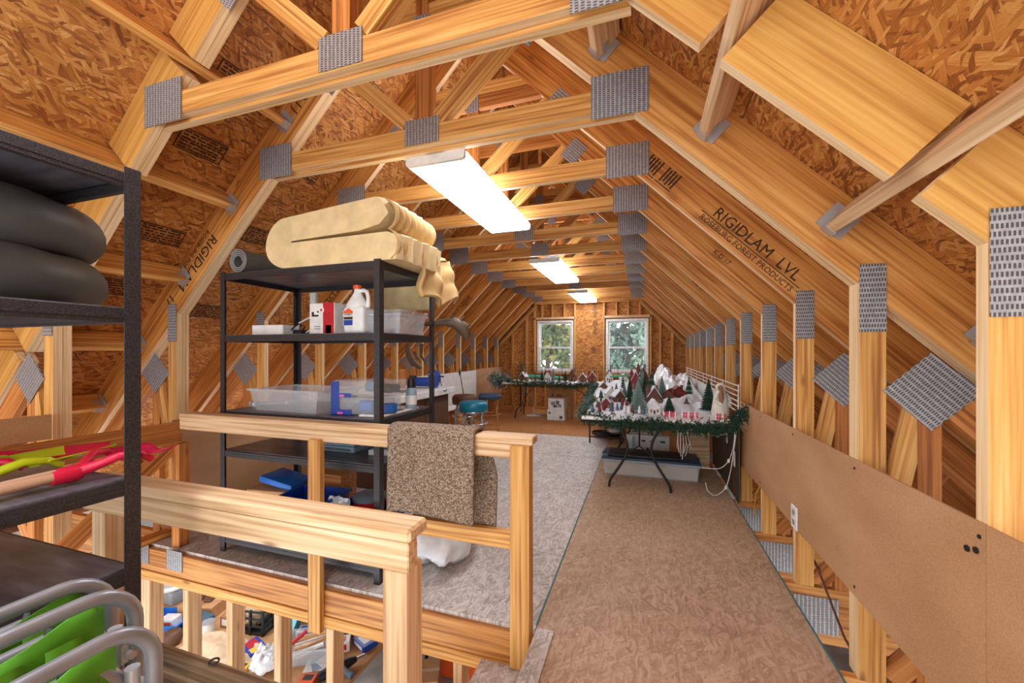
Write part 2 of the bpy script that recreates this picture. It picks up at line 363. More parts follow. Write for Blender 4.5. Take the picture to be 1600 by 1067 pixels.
# ---- roof trusses (each: two rafters, collar tie, posts, webs, plates)
def make_truss(name, label, loc, ply=1, purlin_cut=False, chord_gap=False, zone='mid'):
    t = thing(name, label, 'roof truss', loc, 0, 'roof trusses')
    T = .04 * ply
    lv = 'lvl_yellow' if purlin_cut else 'lvl'
    for s in (-1, 1):
        X = lambda d: XC + s * d
        ang = math.atan2(-1, s)
        cuts = [0.02, 3.95]
        if purlin_cut: cuts = [.02, .886, .946, 1.362, 1.422, 1.836, 1.896, 2.312, 2.372, 2.79, 2.85, 3.95]
        for i in range(0, len(cuts), 2):
            a, b = cuts[i], cuts[i + 1]
            for p in range(1 if (purlin_cut and s > 0) else ply):
                # underside from distance a to b; ends cut square to the slope except at the ridge
                e = .165 if i else .0
                poly = [(X(a), B - a), (X(b), B - b), (X(b + .165), B - b + .165), (X(a + e), TOP - a - e)]
                xzboard('rafter', poly, ang, p * .041, p * .041 + .039, lv, t)
        # post of the kneewall
        d0 = 2.033
        for p in range(1 if (purlin_cut and s > 0) else ply):
            xzboard('post', [(X(d0), -.02), (X(d0 + .09), -.02), (X(d0 + .09), B - d0 - .09), (X(d0), B - d0)], PI / 2, p * .041, p * .041 + .039, 'pine', t)
        # eave webs
        xzbar('web', (X(2.26), -.02), (X(2.26), 1.12), .075, .001, .038, 'pine_orange', t)
        xzbar('web', (X(2.235), 1.14), (X(2.12), .55), .075, .002, .037, 'pine', t)
        xzbar('web', (X(2.14), .0), (X(2.78), .80), .085, .003, .036, 'pine_orange', t)
        xzbar('tail_chord', (X(2.31), 1.17), (X(3.52), -.04), .14, .002, .037, 'pine_orange', t)
        # diagonal webs over the collar tie
        for p in range(ply):
            xzbar('web', (X(.10), 2.64), (X(.60), 3.09), .09, p * .041 + .001, p * .041 + .038, 'pine', t)
        # plates
        def plate(x, z, w_, h_, a, y=-.004):
            o = MB().box((0, 0, 0), (w_, h_, .003)).build('truss_plate', 'truss_plate')
            o.matrix_basis = frame((x, y, z), (math.cos(a), 0, math.sin(a)), (-math.sin(a), 0, math.cos(a))); put(o, t)
        jr = random.Random(int(loc[1] * 100) + s)
        jt = lambda: jr.uniform(-.012, .012)
        plate(X(1.09) + jt(), 2.57 + jt() * .5, .27, .21, 0)
        plate(X(2.078), 1.545 + jt(), .275, .088, PI / 2)
        plate(X(2.262), 1.165, .215, .215, PI / 4 + (0 if s > 0 else PI / 2), -.0045)
        plate(X(2.43), 1.19, .15, .12, PI / 4 + (0 if s > 0 else PI / 2), T + .004)
        plate(X(.64), 3.02, .18, .15, PI / 4 if s > 0 else -PI / 4)
        if not (chord_gap and s < 0): plate(X(2.13), -.175, .215, .205, 0, -.0048)
    for p in range(ply):
        y0, y1 = p * .041, p * .041 + .039; dz = -.018 * p
        xzboard('collar_tie', [(XC - B + 2.495 + dz, 2.495 + dz), (XC + B - 2.495 - dz, 2.495 + dz), (XC + B - 2.607, 2.607), (XC - B + 2.607, 2.607)], 0, y0, y1, 'pine', t)
        xzboard('upper_tie', [(XC - .52, 3.11), (XC + .52, 3.11), (XC + .44, 3.20), (XC - .44, 3.20)], 0, y0, y1, 'pine_orange', t)
        xzbar('king_post', (XC, 2.607), (XC, 3.11), .09, y0, y1, 'pine_orange', t)
        xzbar('king_post', (XC, 3.20), (XC, 3.56), .085, y0, y1, 'pine_orange', t)
    xzboard('upper_tie', [(XC - .43, 3.21), (XC + .43, 3.21), (XC + .33, 3.295), (XC - .33, 3.295)], 0, .002, .04, 'pine', t)
    for (x, z, w_, h_) in [(XC, 2.575, .22, .145), (XC, 3.16, .1, .15)]:
        o = MB().box((0, 0, 0), (w_, h_, .003)).build('truss_plate', 'truss_plate'); o.matrix_basis = frame((x, -.004, z), (1, 0, 0), (0, 0, 1)); put(o, t)
    if chord_gap:
        xzboard('bottom_chord', [(-.46, -.335), (2.85, -.335), (2.85, -.022), (-.46, -.022)], 0, .001, .04, 'lvl', t)
        xzboard('bottom_chord', [(-5.2, -.335), (-3.3, -.335), (-3.3, -.022), (-5.2, -.022)], 0, .001, .04, 'lvl', t)
    else:
        xzboard('bottom_chord', [(-5.2, -.335), (2.85, -.335), (2.85, -.022), (-5.2, -.022)], 0, .001, .04, 'lvl', t)
    return t
make_truss('roof_truss', 'nearest roof truss, overhead at the top edge, its doubled rafters cut around the purlins', (0, 1.345, 0), 2, True, True)
make_truss('roof_truss', 'double ply roof truss that carries the near end of the first ceiling light', (0, 1.985, 0), 2)
tp = make_truss('roof_truss', 'single ply roof truss just past the double one, printed with large lettering', (0, 2.69, 0), 1)
TY = [2.69 + .672 * i for i in range(10)]
for i, y in enumerate(TY[1:]):
    c = copy_tree(tp); c.location = (0, y, 0)
    c['label'] = 'single ply roof truss, %s in the row counted back from the window wall' % ordinal(8 - i) if i < 8 else 'last single ply roof truss, standing right in front of the window wall'
# printed lettering on the rafters (right side reads down the slope)
dr = Vector((1, 0, -1)).normalized(); nr = Vector((1, 0, 1)).normalized()
def on_right(u, n): p = Vector((XC + 2.033, 0, B - 2.033)) - dr * u + nr * n; p.y = -.002; return p
text('lettering', 'RIGIDLAM  LVL', .092, 'dark_print', frame(on_right(.40, .115), dr, nr), tp)
text('lettering', 'ROSEBURG FOREST PRODUCTS', .048, 'dark_print', frame(on_right(.41, .042), dr, nr), tp)
o = MB().box((0, 0, 0), (.72, .005, .0006)).build('printed_rule', 'dark_print'); o.matrix_basis = frame(on_right(.41, .073), dr, nr); put(o, tp)
for u_ in (1.06, 1.2):
    mb = MB()
    for k in range(5): mb.box((0, -.05 + k * .022, 0), (.1 - .02 * (k % 2), .011, .0006))
    mb.box((-.062, 0, 0), (.006, .13, .0006)); o = mb.build('ink_stamp', 'dark_print'); o.matrix_basis = frame(on_right(u_, .1), nr, -dr); put(o, tp)
trA = [o for o in bpy.data.objects if o.name.startswith('roof_truss') and abs(o.location.y - 1.985) < .01][0]
dl = Vector((-1, 0, -1)).normalized(); nl = Vector((-1, 0, 1)).normalized()
def on_left(u, n): p = Vector((XC - 2.033, 0, B - 2.033)) - dl * u + nl * n; p.y = -.002; return p
text('lettering', 'RIGIDLAM', .11, 'dark_print', frame(on_left(.40, .10), dl, -nl), trA)
text('lettering', 'ROSEBURG FOREST', .05, 'dark_print', frame(on_left(.42, .18), dl, -nl), trA)
for u_, tx in ((1.75, 'O I J'), (2.2, 'K-D'), (.02, '17')):
    text('lettering', tx, .09, 'dark_print', frame(on_left(u_, .12), dl, -nl), trA)
for y_, tx, u_ in ((TY[1], 'RIGIDLAM LVL', .5), (TY[3], 'LVL', .3), (TY[5], 'RIGIDLAM', .6)):
    tt = [o for o in bpy.data.objects if o.name.startswith('roof_truss') and abs(o.location.y - y_) < .01][0]
    text('lettering', tx, .09, 'dark_print', frame(on_left(u_, .12), dl, -nl), tt)
    text('lettering', 'K-D 17', .05, 'dark_print', frame(on_right(.5, .12), dr, nr), tt)

# ---- purlins running between the first trusses, in joist hangers
pn = {(-1, 0): 'highest', (-1, 1): 'upper', (-1, 2): 'third', (-1, 3): 'fourth', (-1, 4): 'lowest'}
for s in (-1, 1):
    for i, d in enumerate((.967, 1.443, 1.917, 2.393, 2.87)):
        nm = ['highest', 'second highest', 'middle', 'second lowest', 'lowest'][i]
        p = thing('purlin', '%s wooden purlin of the %s roof slope, hung on the double truss' % (nm, 'left' if s < 0 else 'right'), 'purlin', (0, 0, 0), 0, 'purlins between the first trusses')
        zb = 3.735 - d
        n_ = Vector((s, 0, 1)).normalized()
        c = Vector((XC + s * d, 0, zb)) + n_ * .078
        board('purlin_board', (c.x, -1.3, c.z), (c.x, 1.983, c.z), .152, .045, n_, 'pine' if s < 0 else 'pine_pale', p)
        mb = MB()
        for q in (-1, 1):
            t_ = Vector((s, 0, -1)).normalized() * q * .026
            mb.box(Vector((c.x, 1.957, c.z)) + t_ - n_ * .02, (.0018 + .03, .05, .003), Matrix((Vector((n_.x, 0, n_.z)), Vector((0, 1, 0)), Vector((-n_.z, 0, n_.x)))).transposed())
            t2 = Vector((s, 0, -1)).normalized() * q * .04
            mb.box(Vector((c.x, 1.98, c.z)) + t2 - n_ * .015, (.11, .004, .035), Matrix((Vector((n_.x, 0, n_.z)), Vector((0, 1, 0)), Vector((-n_.z, 0, n_.x)))).transposed())
        mb.box(Vector((c.x, 1.955, c.z)) - n_ * .079, (.003, .055, .052), Matrix((Vector((n_.x, 0, n_.z)), Vector((0, 1, 0)), Vector((-n_.z, 0, n_.x)))).transposed())
        mb.build('joist_hanger', 'galv', p)

# ---- loft floor: OSB sheets
fl = struct('floor', 'loft floor of oriented strand board sheets')
def sheet(x0, x1, y0, y1, mat): return board('floor_panel', ((x0 + x1) / 2, y0 + .002, -.011), ((x0 + x1) / 2, y1 - .002, -.011), x1 - x0 - .004, .02, (1, 0, 0), mat, fl, 0)
ys = [1.825, 2.55, 3.77, 5.0, 6.22, 7.45, YW]
for i in range(len(ys) - 1):
    m1 = 'osb_floor_grey' if i < 4 else 'osb_floor_orange'
    sheet(-3.22, -1.70, ys[i], ys[i + 1], m1); sheet(-1.70, -.484, ys[i], ys[i + 1], m1)
for a, b_ in ((-1.5, .1), (.1, 1.5), (1.5, 3.77), (3.77, 6.22), (6.22, YW)): sheet(-.484, .772, a, b_, 'osb_floor' if a < 6 else 'osb_floor_orange')
sheet(-3.22, -.484, -1.5, .95, 'osb_floor')
o = MB().bb(-.491, -.483, 1.86, 3.8, -.0008, .0012).build('seam_strip', 'seam_teal', fl); o['label'] = 'teal line along the floor seam'
o = MB().bb(.7655, .7735, -1.0, 4.0, -.012, .0012).build('seam_strip', 'seam_teal', fl)
o = board('floor_plank', (-.437, 1.2, .004), (-.437, 1.835, .004), .085, .008, (1, 0, 0), 'osb_floor_grey', fl, .002)
# rim beam, plates and studs of the stairwell wall
rim = thing('rim_beam', 'laminated rim beam with knots under the loft floor edge above the open studs', 'beam', (0, 0, 0))
board('beam', (-3.42, 1.82, -.094), (-.60, 1.82, -.094), .145, .045, (0, 0, 1), 'lvl', rim)
for x in (-3.27, -2.94):
    o = MB().box((0, 0, 0), (.15, .13, .003)).build('truss_plate', 'truss_plate'); o.matrix_basis = frame((x, 1.794, -.06), (1, 0, 0), (0, 0, 1)); put(o, rim)
sw = struct('wall_stair', 'open stud wall below the loft edge along the stairs')
board('top_plate', (-3.9, 1.835, -.20), (-.60, 1.835, -.20), .09, .062, (0, 1, 0), 'pine', sw)
for x in (-3.62, -3.23, -2.83, -2.44, -2.05, -1.665, -1.27, -.875):
    board('stud', (x, 1.835, -.231), (x, 1.835, ZG), .088, .09 if x == -3.23 else .05, (0, 1, 0), 'pine_pale', sw)
# stairs down to the left
st = thing('staircase', 'stair treads dropping left from the loft floor edge', 'stairs', (0, 0, ZG))
for i in range(8):
    x1 = -.475 - .26 * i; z = -.17 - .185 * i
    board('tread', (x1 - .135, .99, z - .012 - ZG), (x1 - .135, 1.79, z - .012 - ZG), .27, .024, (1, 0, 0), 'osb_floor_grey', st)
for i in range(8):
    x1 = -.475 - .26 * i; z = -.17 - .185 * i
    board('riser', (x1 + .008, .99, z + .07 - ZG), (x1 + .008, 1.79, z + .07 - ZG), .13, .016, (0, 0, 1), 'pine', st)
# ---- kneewall panels
wr = struct('wall_right', 'brown hardboard panels nailed along the right kneewall posts')
board('hardboard_panel', (.836, 1.342, .595), (.836, 4.0, .595), .565, .007, (0, 0, 1), 'hardboard', wr, 0)
board('hardboard_panel', (.836, -1.2, .595), (.836, 1.338, .595), .565, .007, (0, 0, 1), 'hardboard', wr, 0)
mb = MB()
for y in (1.36, 2.0, 2.71, 3.385):
    for z in (.35, .84): mb.cyl((.8325, y, z), (.8300, y, z), .006, n=6)
for q in (.0, .03): mb.cyl((.8325, 1.37 + q, .80 - q * .3), (.829, 1.37 + q, .80 - q * .3), .009, n=8)
mb.build('nail_heads', 'black', wr)
wl = struct('wall_left', 'panels and boards along the left kneewall posts')
board('hardboard_panel', (-3.222, 1.95, .42), (-3.222, 5.0, .42), .82, .007, (0, 0, 1), 'hardboard', wl, 0)
o = board('white_panel', (-3.222, 5.02, .64), (-3.222, 7.45, .64), .62, .007, (0, 0, 1), 'white', wl, 0); o['label'] = 'white painted hardboard'
board('grey_panel', (-3.222, 7.46, .66), (-3.222, 9.0, .66), .62, .007, (0, 0, 1), 'hardboard', wl, 0)
board('kneewall_board', (-3.21, .3, .895), (-3.21, 1.33, .895), .14, .02, (0, 0, 1), 'hardboard', wl)
board('kneewall_board', (-3.0, .6, .775), (-3.0, 1.87, .775), .145, .035, (0, 0, 1), 'pine_orange', wl)
board('kneewall_post', (-3.0, 1.87, .70), (-3.0, 1.87, -.0), .07, .07, (0, 1, 0), 'pine_orange', wl)
board('kneewall_brace', (-3.03, 1.84, .69), (-3.03, 1.1, .05), .09, .038, (0, 0, 1), 'pine_orange', wl)

for y0, y1 in ((-.9, 1.3), (1.4, 1.95)):
    board('kneewall_plate', (-3.25, y0, .02), (-3.25, y1, .02), .09, .04, (1, 0, 0), 'pine_orange', wl)
# eave backing: the band outside the kneewalls closed by the ground floor ceiling below the chords
# ---- window wall
wb = struct('wall_back', 'gable wall of strand board and studs with two windows')
WZ0, WZ1 = .86, 2.05
WX = [(-2.35, -1.50), (-.775, .12)]
def wpanel(poly): return xypanel('osb_panel', poly, YW + .001, YW + .013, 'osb', wb)
def gx(z): return TOP - z     # half width of the gable at height z
xs = [-4.2, -2.35, -1.50, -.775, .12, 1.8]
def gpoly(x0, x1, z0, z1):
    pts = [(x0, z0), (x1, z0)]
    f = lambda x: TOP - abs(x - XC)
    r1 = min(z1, f(x1)); r0 = min(z1, f(x0))
    if r1 < z0 + .02 and r0 < z0 + .02 and not x0 < XC < x1: return None
    up = [(x1, r1)]
    for sx in (1, -1):
        xk = XC + sx * (TOP - z1)
        if x0 < xk < x1: up.append((xk, z1))
    if x0 < XC < x1 and z1 > TOP: up.append((XC, TOP))
    up.append((x0, r0)); up[1:-1] = sorted(up[1:-1], key=lambda p: -p[0])
    return pts + up
for (a, b_, z0, z1) in [(-4.6, -2.35, -.3, 2.45), (-2.35, -1.50, -.3, WZ0), (-1.50, -.775, -.3, 2.45), (-.775, .12, -.3, WZ0), (.12, 2.3, -.3, 2.45), (-2.35, -1.50, WZ1, 2.45), (-.775, .12, WZ1, 2.45), (XC - TOP + 2.45, XC + TOP - 2.45, 2.45, 3.97)]:
    p = gpoly(a, b_, z0, z1)
    if p: wpanel(p)
def wstud(x, z0, z1, w_=.038): return board('stud', (x, YW - .045, z0), (x, YW - .045, z1), .088, w_, (0, 1, 0), 'pine', wb, .002)
for x in (-2.60, -2.40, -1.46, -.815, .165, .36): wstud(x, .04, min(2.44, 3.60 - abs(x - XC)))
for x in (-2.95, .60): wstud(x, .04, 3.55 - abs(x - XC))
for x in (-2.22, -1.98, -1.70, -.55, -.30, -.05): wstud(x, 2.12, 2.44)
for x in (-2.15, -1.8, -1.2, -.95, -.5, -.1): wstud(x, .04, WZ0 - .04)
for (a, b_) in WX:
    board('header', (a - .07, YW - .045, WZ1 + .05), (b_ + .07, YW - .045, WZ1 + .05), .088, .05, (0, 1, 0), 'pine_pale', wb, .002)
    board('sill_plate', (a - .07, YW - .045, WZ0 - .03), (b_ + .07, YW - .045, WZ0 - .03), .088, .038, (0, 1, 0), 'pine', wb, .002)
board('top_plate', (-2.42, YW - .05, 2.47), (.04, YW - .05, 2.47), .10, .09, (0, 1, 0), 'pine', wb, .002)
for s in (-1, 1):
    for k in (0, .055):
        d0, d1 = 1.15, 2.05
        board('sloped_plate', (XC + s * d0, YW - .06 - k, 3.60 - d0 - k), (XC + s * d1, YW - .06 - k, 3.60 - d1 - k), .09, .04, (0, 1, 0), 'pine', wb, .002)
board('bottom_plate', (-3.2, YW - .045, .02), (.8, YW - .045, .02), .088, .038, (0, 1, 0), 'pine', wb, .002)
mb = MB(); rs = random.Random(3)
for i in range(26):
    z = 2.42 - i * .026 - (.05 if i > 12 else 0)
    mb.box((-1.02 + rs.uniform(-.01, .01), YW - .0005, z), (rs.uniform(.05, .12), .0008, .012))
for i in range(5): mb.box((-1.05, YW - .0005, 1.30 + i * .03), (.10, .0008, .012))
mb.build('ink_stamp', 'dark_print', wb)
# windows: white vinyl double hung
for i, (a, b_) in enumerate(WX):
    wn = struct('window_%d' % (i + 1), ['left white double-hung window in the gable wall', 'right white double-hung window in the gable wall'][i]); wn.location = (0, 0, 0)
    mb = MB(); t_ = .045
    mb.bb(a, a + t_, YW - .05, YW + .05, WZ0, WZ1).bb(b_ - t_, b_, YW - .05, YW + .05, WZ0, WZ1).bb(a + t_, b_ - t_, YW - .05, YW + .05, WZ1 - t_, WZ1).bb(a + t_, b_ - t_, YW - .05, YW + .05, WZ0, WZ0 + t_)
    mb.build('window_frame', 'white_plastic', wn)
    zm = 1.42
    for (z0, z1, y) in ((WZ0 + t_, zm + .02, YW - .02), (zm - .02, WZ1 - t_, YW + .015)):
        mb = MB(); a2, b2, q = a + t_, b_ - t_, .035
        mb.bb(a2, a2 + q, y - .015, y + .015, z0, z1).bb(b2 - q, b2, y - .015, y + .015, z0, z1).bb(a2 + q, b2 - q, y - .015, y + .015, z0, z0 + q).bb(a2 + q, b2 - q, y - .015, y + .015, z1 - q, z1)
        sa = mb.build('sash', 'white_plastic', wn)
        MB().bb(a2 + q, b2 - q, y - .003, y + .003, z0 + q, z1 - q).build('pane', 'glass', sa)
# ---- ground floor shell
gf = MB().bb(-9, 4.5, -1.5, 11, ZG - .1, ZG).build('floor_ground', 'concrete'); tag(gf, 'pale concrete garage floor below the loft', kind='structure')
o = MB().bb(2.9, 3.0, -1.5, YW + .12, ZG, -.336).build('wall_garage_right', 'hardboard'); tag(o, 'garage side wall below the right eave', kind='structure')
o = MB().bb(-9.1, -9.0, -1.5, 11, ZG, -.3).build('wall_garage_left', 'white'); tag(o, 'far garage wall', kind='structure')
o = MB().bb(-9, 3, 9.1, 9.2, ZG, -.336).build('wall_garage_back', 'white'); tag(o, 'garage back wall', kind='structure')
o = MB().bb(-9, -5.2, -1.5, 9.1, -.33, -.25).build('ceiling_garage', 'white'); tag(o, 'lean-to ceiling over the garage side bay', kind='structure')
# ---- outdoors
gr = MB().bb(-60, 60, 9.6, 120, ZG - .3, ZG - .1).build('ground_outside', 'road'); tag(gr, 'bright pale ground outside the windows', kind='structure')
def tree(loc, h, rad, z0, z1, mat, label, n=2600, seed=1):
    rs = random.Random(seed)
    t = thing('tree', label, 'tree', loc, 0, 'trees outside the windows')
    MB().tube([(0, 0, 0), (.1, 0, h * .4), (0, .1, h * .8)], [.16, .12, .05], 8).build('trunk', 'bark', t)
    cl = [(Vector((rs.uniform(-1, 1) * rad, rs.uniform(-1, 1) * rad * .6, rs.uniform(z0, z1))), rs.uniform(.35, .75)) for _ in range(34)]
    for c, r_ in cl[:10]: MB().tube([(0, .05, c.z * .75), tuple(c)], [.04, .015], 5).build('branch', 'bark', t)
    mb = MB()
    for _ in range(n):
        c, r_ = rs.choice(cl); d = Vector((rs.gauss(0, 1), rs.gauss(0, 1), rs.gauss(0, .8))).normalized() * r_ * rs.uniform(.3, 1)
        p = c + d; a = Vector((rs.gauss(0, 1), rs.gauss(0, 1), rs.gauss(0, 1))).normalized() * .15; b_ = a.orthogonal().normalized() * .075
        mb.add([p - a, p + b_, p + a, p - b_], [(0, 1, 2, 3)])
    o = mb.build('foliage', mat, t); o['kind'] = 'stuff'
tree((-3.55, 15.0, ZG), 6.0, .95, 3.9, 5.6, 'foliage', 'yellow-green tree filling the upper left window', 2300, 5)
tree((-2.15, 17.5, ZG), 5.5, .9, 2.6, 4.4, 'foliage', 'low tree at the right side of the left window', 2000, 8)
tree((-.60, 15.0, ZG), 6.2, 1.1, 2.9, 5.6, 'foliage_blue', 'blue-green tree filling the left side of the right window', 4200, 11)
tree((1.15, 18.5, ZG), 6.6, 1.2, 2.4, 6.0, 'foliage_blue', 'blue-green tree at the right side of the right window', 4200, 14)

# ============================================================= things
# ---- ceiling lights (wrap-around fixtures under the collar ties; last four unseen, added to brighten loft and garage)
for i, (y0, y1, lb) in enumerate([(2.06, 3.44, 'largest white wraparound ceiling light, nearest in view'), (4.76, 6.28, 'middle white wraparound ceiling light'), (7.42, 8.92, 'farthest white wraparound ceiling light, by the window wall'), (-.75, .75, 'unseen fill light added behind the viewer, built like the white wraparound fixtures'), (-.6, .8, 'unseen fill light added in the garage near the stairwell'), (4.6, 6.0, 'unseen fill light added in the garage over the far bay'), (2.2, 3.6, 'unseen fill light added in the garage over the workbench')]):
    t = thing('ceiling_light', lb, 'ceiling light', (-1.15 if i < 4 else (-2.3 if i == 4 else -4.2), (y0 + y1) / 2, 2.42 if i < 4 else -.40), 0, 'wraparound ceiling lights')
    L = y1 - y0; zt = 2.475 - 2.42
    MB().bb(-.06, .06, -L / 2 + .01, L / 2 - .01, zt - .028, zt - .002).build('housing', 'white_plastic', t)
    mb = MB()
    prof = [(-.19, zt - .004), (-.19, .014), (-.182, .004), (-.165, 0), (.165, 0), (.182, .004), (.19, .014), (.19, zt - .004)]
    mb.prism(prof, -L / 2 + .012, L / 2 - .012); mb.build('diffuser', 'lamp_lens', t)
    for s in (-1, 1):
        MB().prism([(x * 1.01, z) for x, z in prof], s * L / 2 - .012, s * L / 2 + .012).build('end_cap', 'white_plastic', t)

# ---- railings
rl = thing('guard_rail', 'far wooden guard rail with a carpet scrap draped over it', 'railing', (-1.67, 1.8, 0))
lx = lambda x, y, z: (x + 1.67, y - 1.8, z)
board('top_cap', lx(-2.87, 1.825, .902), lx(-.485, 1.825, .902), .10, .038, (0, 1, 0), 'pine_pale', rl, .005)
board('rail_board', lx(-2.87, 1.80, .85), lx(-.50, 1.80, .85), .068, .038, (0, 0, 1), 'pine_pale', rl)
board('post', lx(-1.745, 1.776, .83), lx(-1.745, 1.776, -.25), .085, .038, (1, 0, 0), 'pine', rl)
board('post', lx(-.545, 1.80, .88), lx(-.545, 1.80, -.165), .07, .095, (0, 1, 0), 'pine', rl)
board('middle_rail', lx(-1.70, 1.862, .395), lx(-.52, 1.862, .395), .085, .038, (0, 0, 1), 'pine', rl)
rl = thing('stair_rail', 'near thick pale wooden rail on a square post beside the stairwell', 'railing', (-1.3, 1, 0))
lx = lambda x, y, z: (x + 1.3, y - 1, z)
board('top_cap', lx(-2.08, .992, .812), lx(-.605, .992, .812), .10, .040, (0, 1, 0), 'pine_pale', rl, .008)
board('rail_board', lx(-2.08, .972, .749), lx(-.612, .972, .749), .083, .05, (0, 0, 1), 'pine_pale', rl, .004)
board('post', lx(-.664, 1.0, .705), lx(-.664, 1.0, -.6), .088, .078, (0, 1, 0), 'pine_pale', rl, .004)
board('post', lx(-2.0, 1.0, .705), lx(-2.0, 1.0, 0), .088, .078, (0, 1, 0), 'pine_pale', rl, .004)
kb = thing('kick_board', 'dark weathered plank on edge at floor level beside the folded chairs', 'board', (-1.4, .934, 0))
board('plank', (-.8, -.0, .15), (.68, -.0, .15), .28, .036, (0, 0, 1), 'pine_weathered', kb, .004)
MB().torus((.06, 0, .302), .014, .003, 12, 5).build('screw_eye', 'black', kb)
# carpet over the rail
def carpet(u, v):
    x = -1.255 + .485 * u; L = v * 1.06
    if L < .43: y, z = 1.757, .50 + L
    elif L < .55: a = (L - .43) / .12; y, z = 1.757 + .13 * a, .93 + .012 * math.sin(PI * a)
    else: y, z = 1.893 + .02 * math.sin((L - .55) * 6), .93 - (L - .55)
    k = noise.noise(Vector((x * 5, v * 6, 1.7)))
    if v > .5: x += .06 * min(1, (v - .5) * 4)
    if L < .43: y -= .008 * (1 + k) * (1 - L / .43); z += (.02 * k + .012 * math.sin(u * 5)) * (1 - v * 2.4)
    return (x + 1.0, y - 1.8, z - .92)
cp = thing('carpet_scrap', 'speckled brown carpet scrap hanging over the far guard rail', 'carpet', (-1.0, 1.8, .92))
MB().grid(carpet, 24, 40).build('pile', 'carpet', cp, 60, .014)

# ---- steel shelving
def shelving(loc, W, D, H, zs, label):
    t = thing('shelving_unit', label, 'shelving', loc, 0, 'black steel shelving units'); a = .038
    for sx, x in ((1, 0), (-1, W)):
        for sy, y in ((1, 0), (-1, D)):
            mb = MB(); mb.box((x + sx * a / 2, y, H / 2), (a, .003, H)); mb.box((x, y + sy * a / 2, H / 2), (.003, a, H))
            up = mb.build('upright', 'black_steel', t)
            mb = MB()
            for k in range(18): mb.box((x + sx * .002, y + sy * .026, .08 + k * H / 18.5), (.002, .010, .022))
            mb.build('slots', 'black', up)
    for z in zs:
        for y in (.004, D - .004):
            s = 1 if y < D / 2 else -1
            mb = MB(); mb.box((W / 2, y, z - .022), (W - .012, .004, .038)); mb.box((W / 2, y + s * .012, z - .004), (W - .012, .024, .004)); mb.box((W / 2, y + s * .007, z - .040), (W - .012, .014, .004)); mb.box((W / 2, y - s * .002, z - .024), (W - .012, .004, .010))
            mb.build('beam', 'black_steel', t)
        for x in (.004, W - .004):
            s = 1 if x < W / 2 else -1
            mb = MB(); mb.box((x, D / 2, z - .022), (.004, D - .02, .038)); mb.box((x + s * .012, D / 2, z - .004), (.024, D - .02, .004)); mb.box((x + s * .007, D / 2, z - .040), (.014, D - .02, .004)); mb.box((x - s * .002, D / 2, z - .024), (.004, D - .02, .010))
            mb.build('beam', 'black_steel', t)
        MB().box((W / 2, D / 2, z - .002), (W - .03, D - .03, .010)).build('shelf_board', 'shelf_board', t)
    return t
shelving((-2.665, 1.9, 0), 1.25, .62, 1.85, (1.84, 1.43, .93, .67, .10), 'black steel shelving behind the guard rail, foam pad folded on top')
shelving((-2.655, .16, 0), 1.265, .60, 1.845, (1.83, 1.445, .955, .70, .10), 'black steel shelving at the left edge holding black inner tubes')
# black inner tubes
for i, z in enumerate((1.537, 1.70)):
    t = thing('inner_tube', ['lower black rubber inner tube on the left shelving', 'upper black rubber inner tube stacked on another'][i], 'inner tube', (-1.95 - .012 * i, .55, z), 0, 'stacked inner tubes')
    mb = MB(); n = 48; Rr = .285; vs = []; rr = .088
    pts = [(Rr * math.cos(2 * PI * k / n), Rr * math.sin(2 * PI * k / n), 0) for k in range(n)]
    mb.tube(pts, rr, 20, True); mb.v = [(x, y, max(-.0865, z_ * (.98 + .05 * math.sin(9 * math.atan2(y, x))))) for x, y, z_ in mb.v]
    mb.build('tube_body', 'rubber', t, 60)
    MB().cyl((-.2, 0, .02), (-.13, 0, .05), .006, n=8).build('valve', 'chrome', t)
# toy-like shovels on the left shelving
def shovel(name, label, p0, p1, handle_to, blade, mat, bmat, hmat):
    t = thing(name, label, 'shovel', p0); d = Vector(p1) - Vector(p0); L = d.length; a = math.atan2(d.y, d.x)
    t.rotation_euler = (0, 0, a); k = handle_to * L
    MB().tube([(-.45, 0, .004), (k, 0, .016)], .017, 10).build('handle', hmat, t, 50)
    mb = MB(); mb.tube([(k - .01, 0, .012), (k + .035, 0, .013), (k + .05, 0, .014)], [.020, .024, .021], 10)
    for s in (-1, 1):
        mb.tube([(k + .045, 0, .014), (k + .08, s * .03, .03), (k + .11, s * .055, .046), (k + .15, s * .07, .042), (k + .18, s * .075, .02)], [.018, .013, .012, .011, .009], 8)
    mb.build('yoke', mat, t, 60)
    def bl(u, v):
        x = k + .145 + (L - k - .12) * u; wv = (v - .5) * 2; wdt = .088 * (1 - .35 * u ** 3)
        return (x, wv * wdt, .012 + .03 * (1 - u) * .3 + .022 * wv * wv + .01 * u)
    MB().grid(bl, 12, 10).build('blade', bmat, t, 60, .004)
shovel('hand_shovel', 'crimson plastic shovel with a pale wooden handle on the left shelf', (-1.475, .50, .974), (-1.50, .86, .974), .34, .2, 'crimson', 'clear_red', 'shovel_wood')
shovel('hand_shovel', 'lime yellow plastic shovel beside the crimson one', (-1.60, .36, .974), (-1.70, .80, .974), .30, .2, 'lime', 'lime', 'lime')
shovel('hand_shovel', 'second crimson shovel lying behind the lime one', (-1.86, .34, .974), (-1.66, .80, .974), .34, .2, 'crimson', 'crimson', 'shovel_wood')
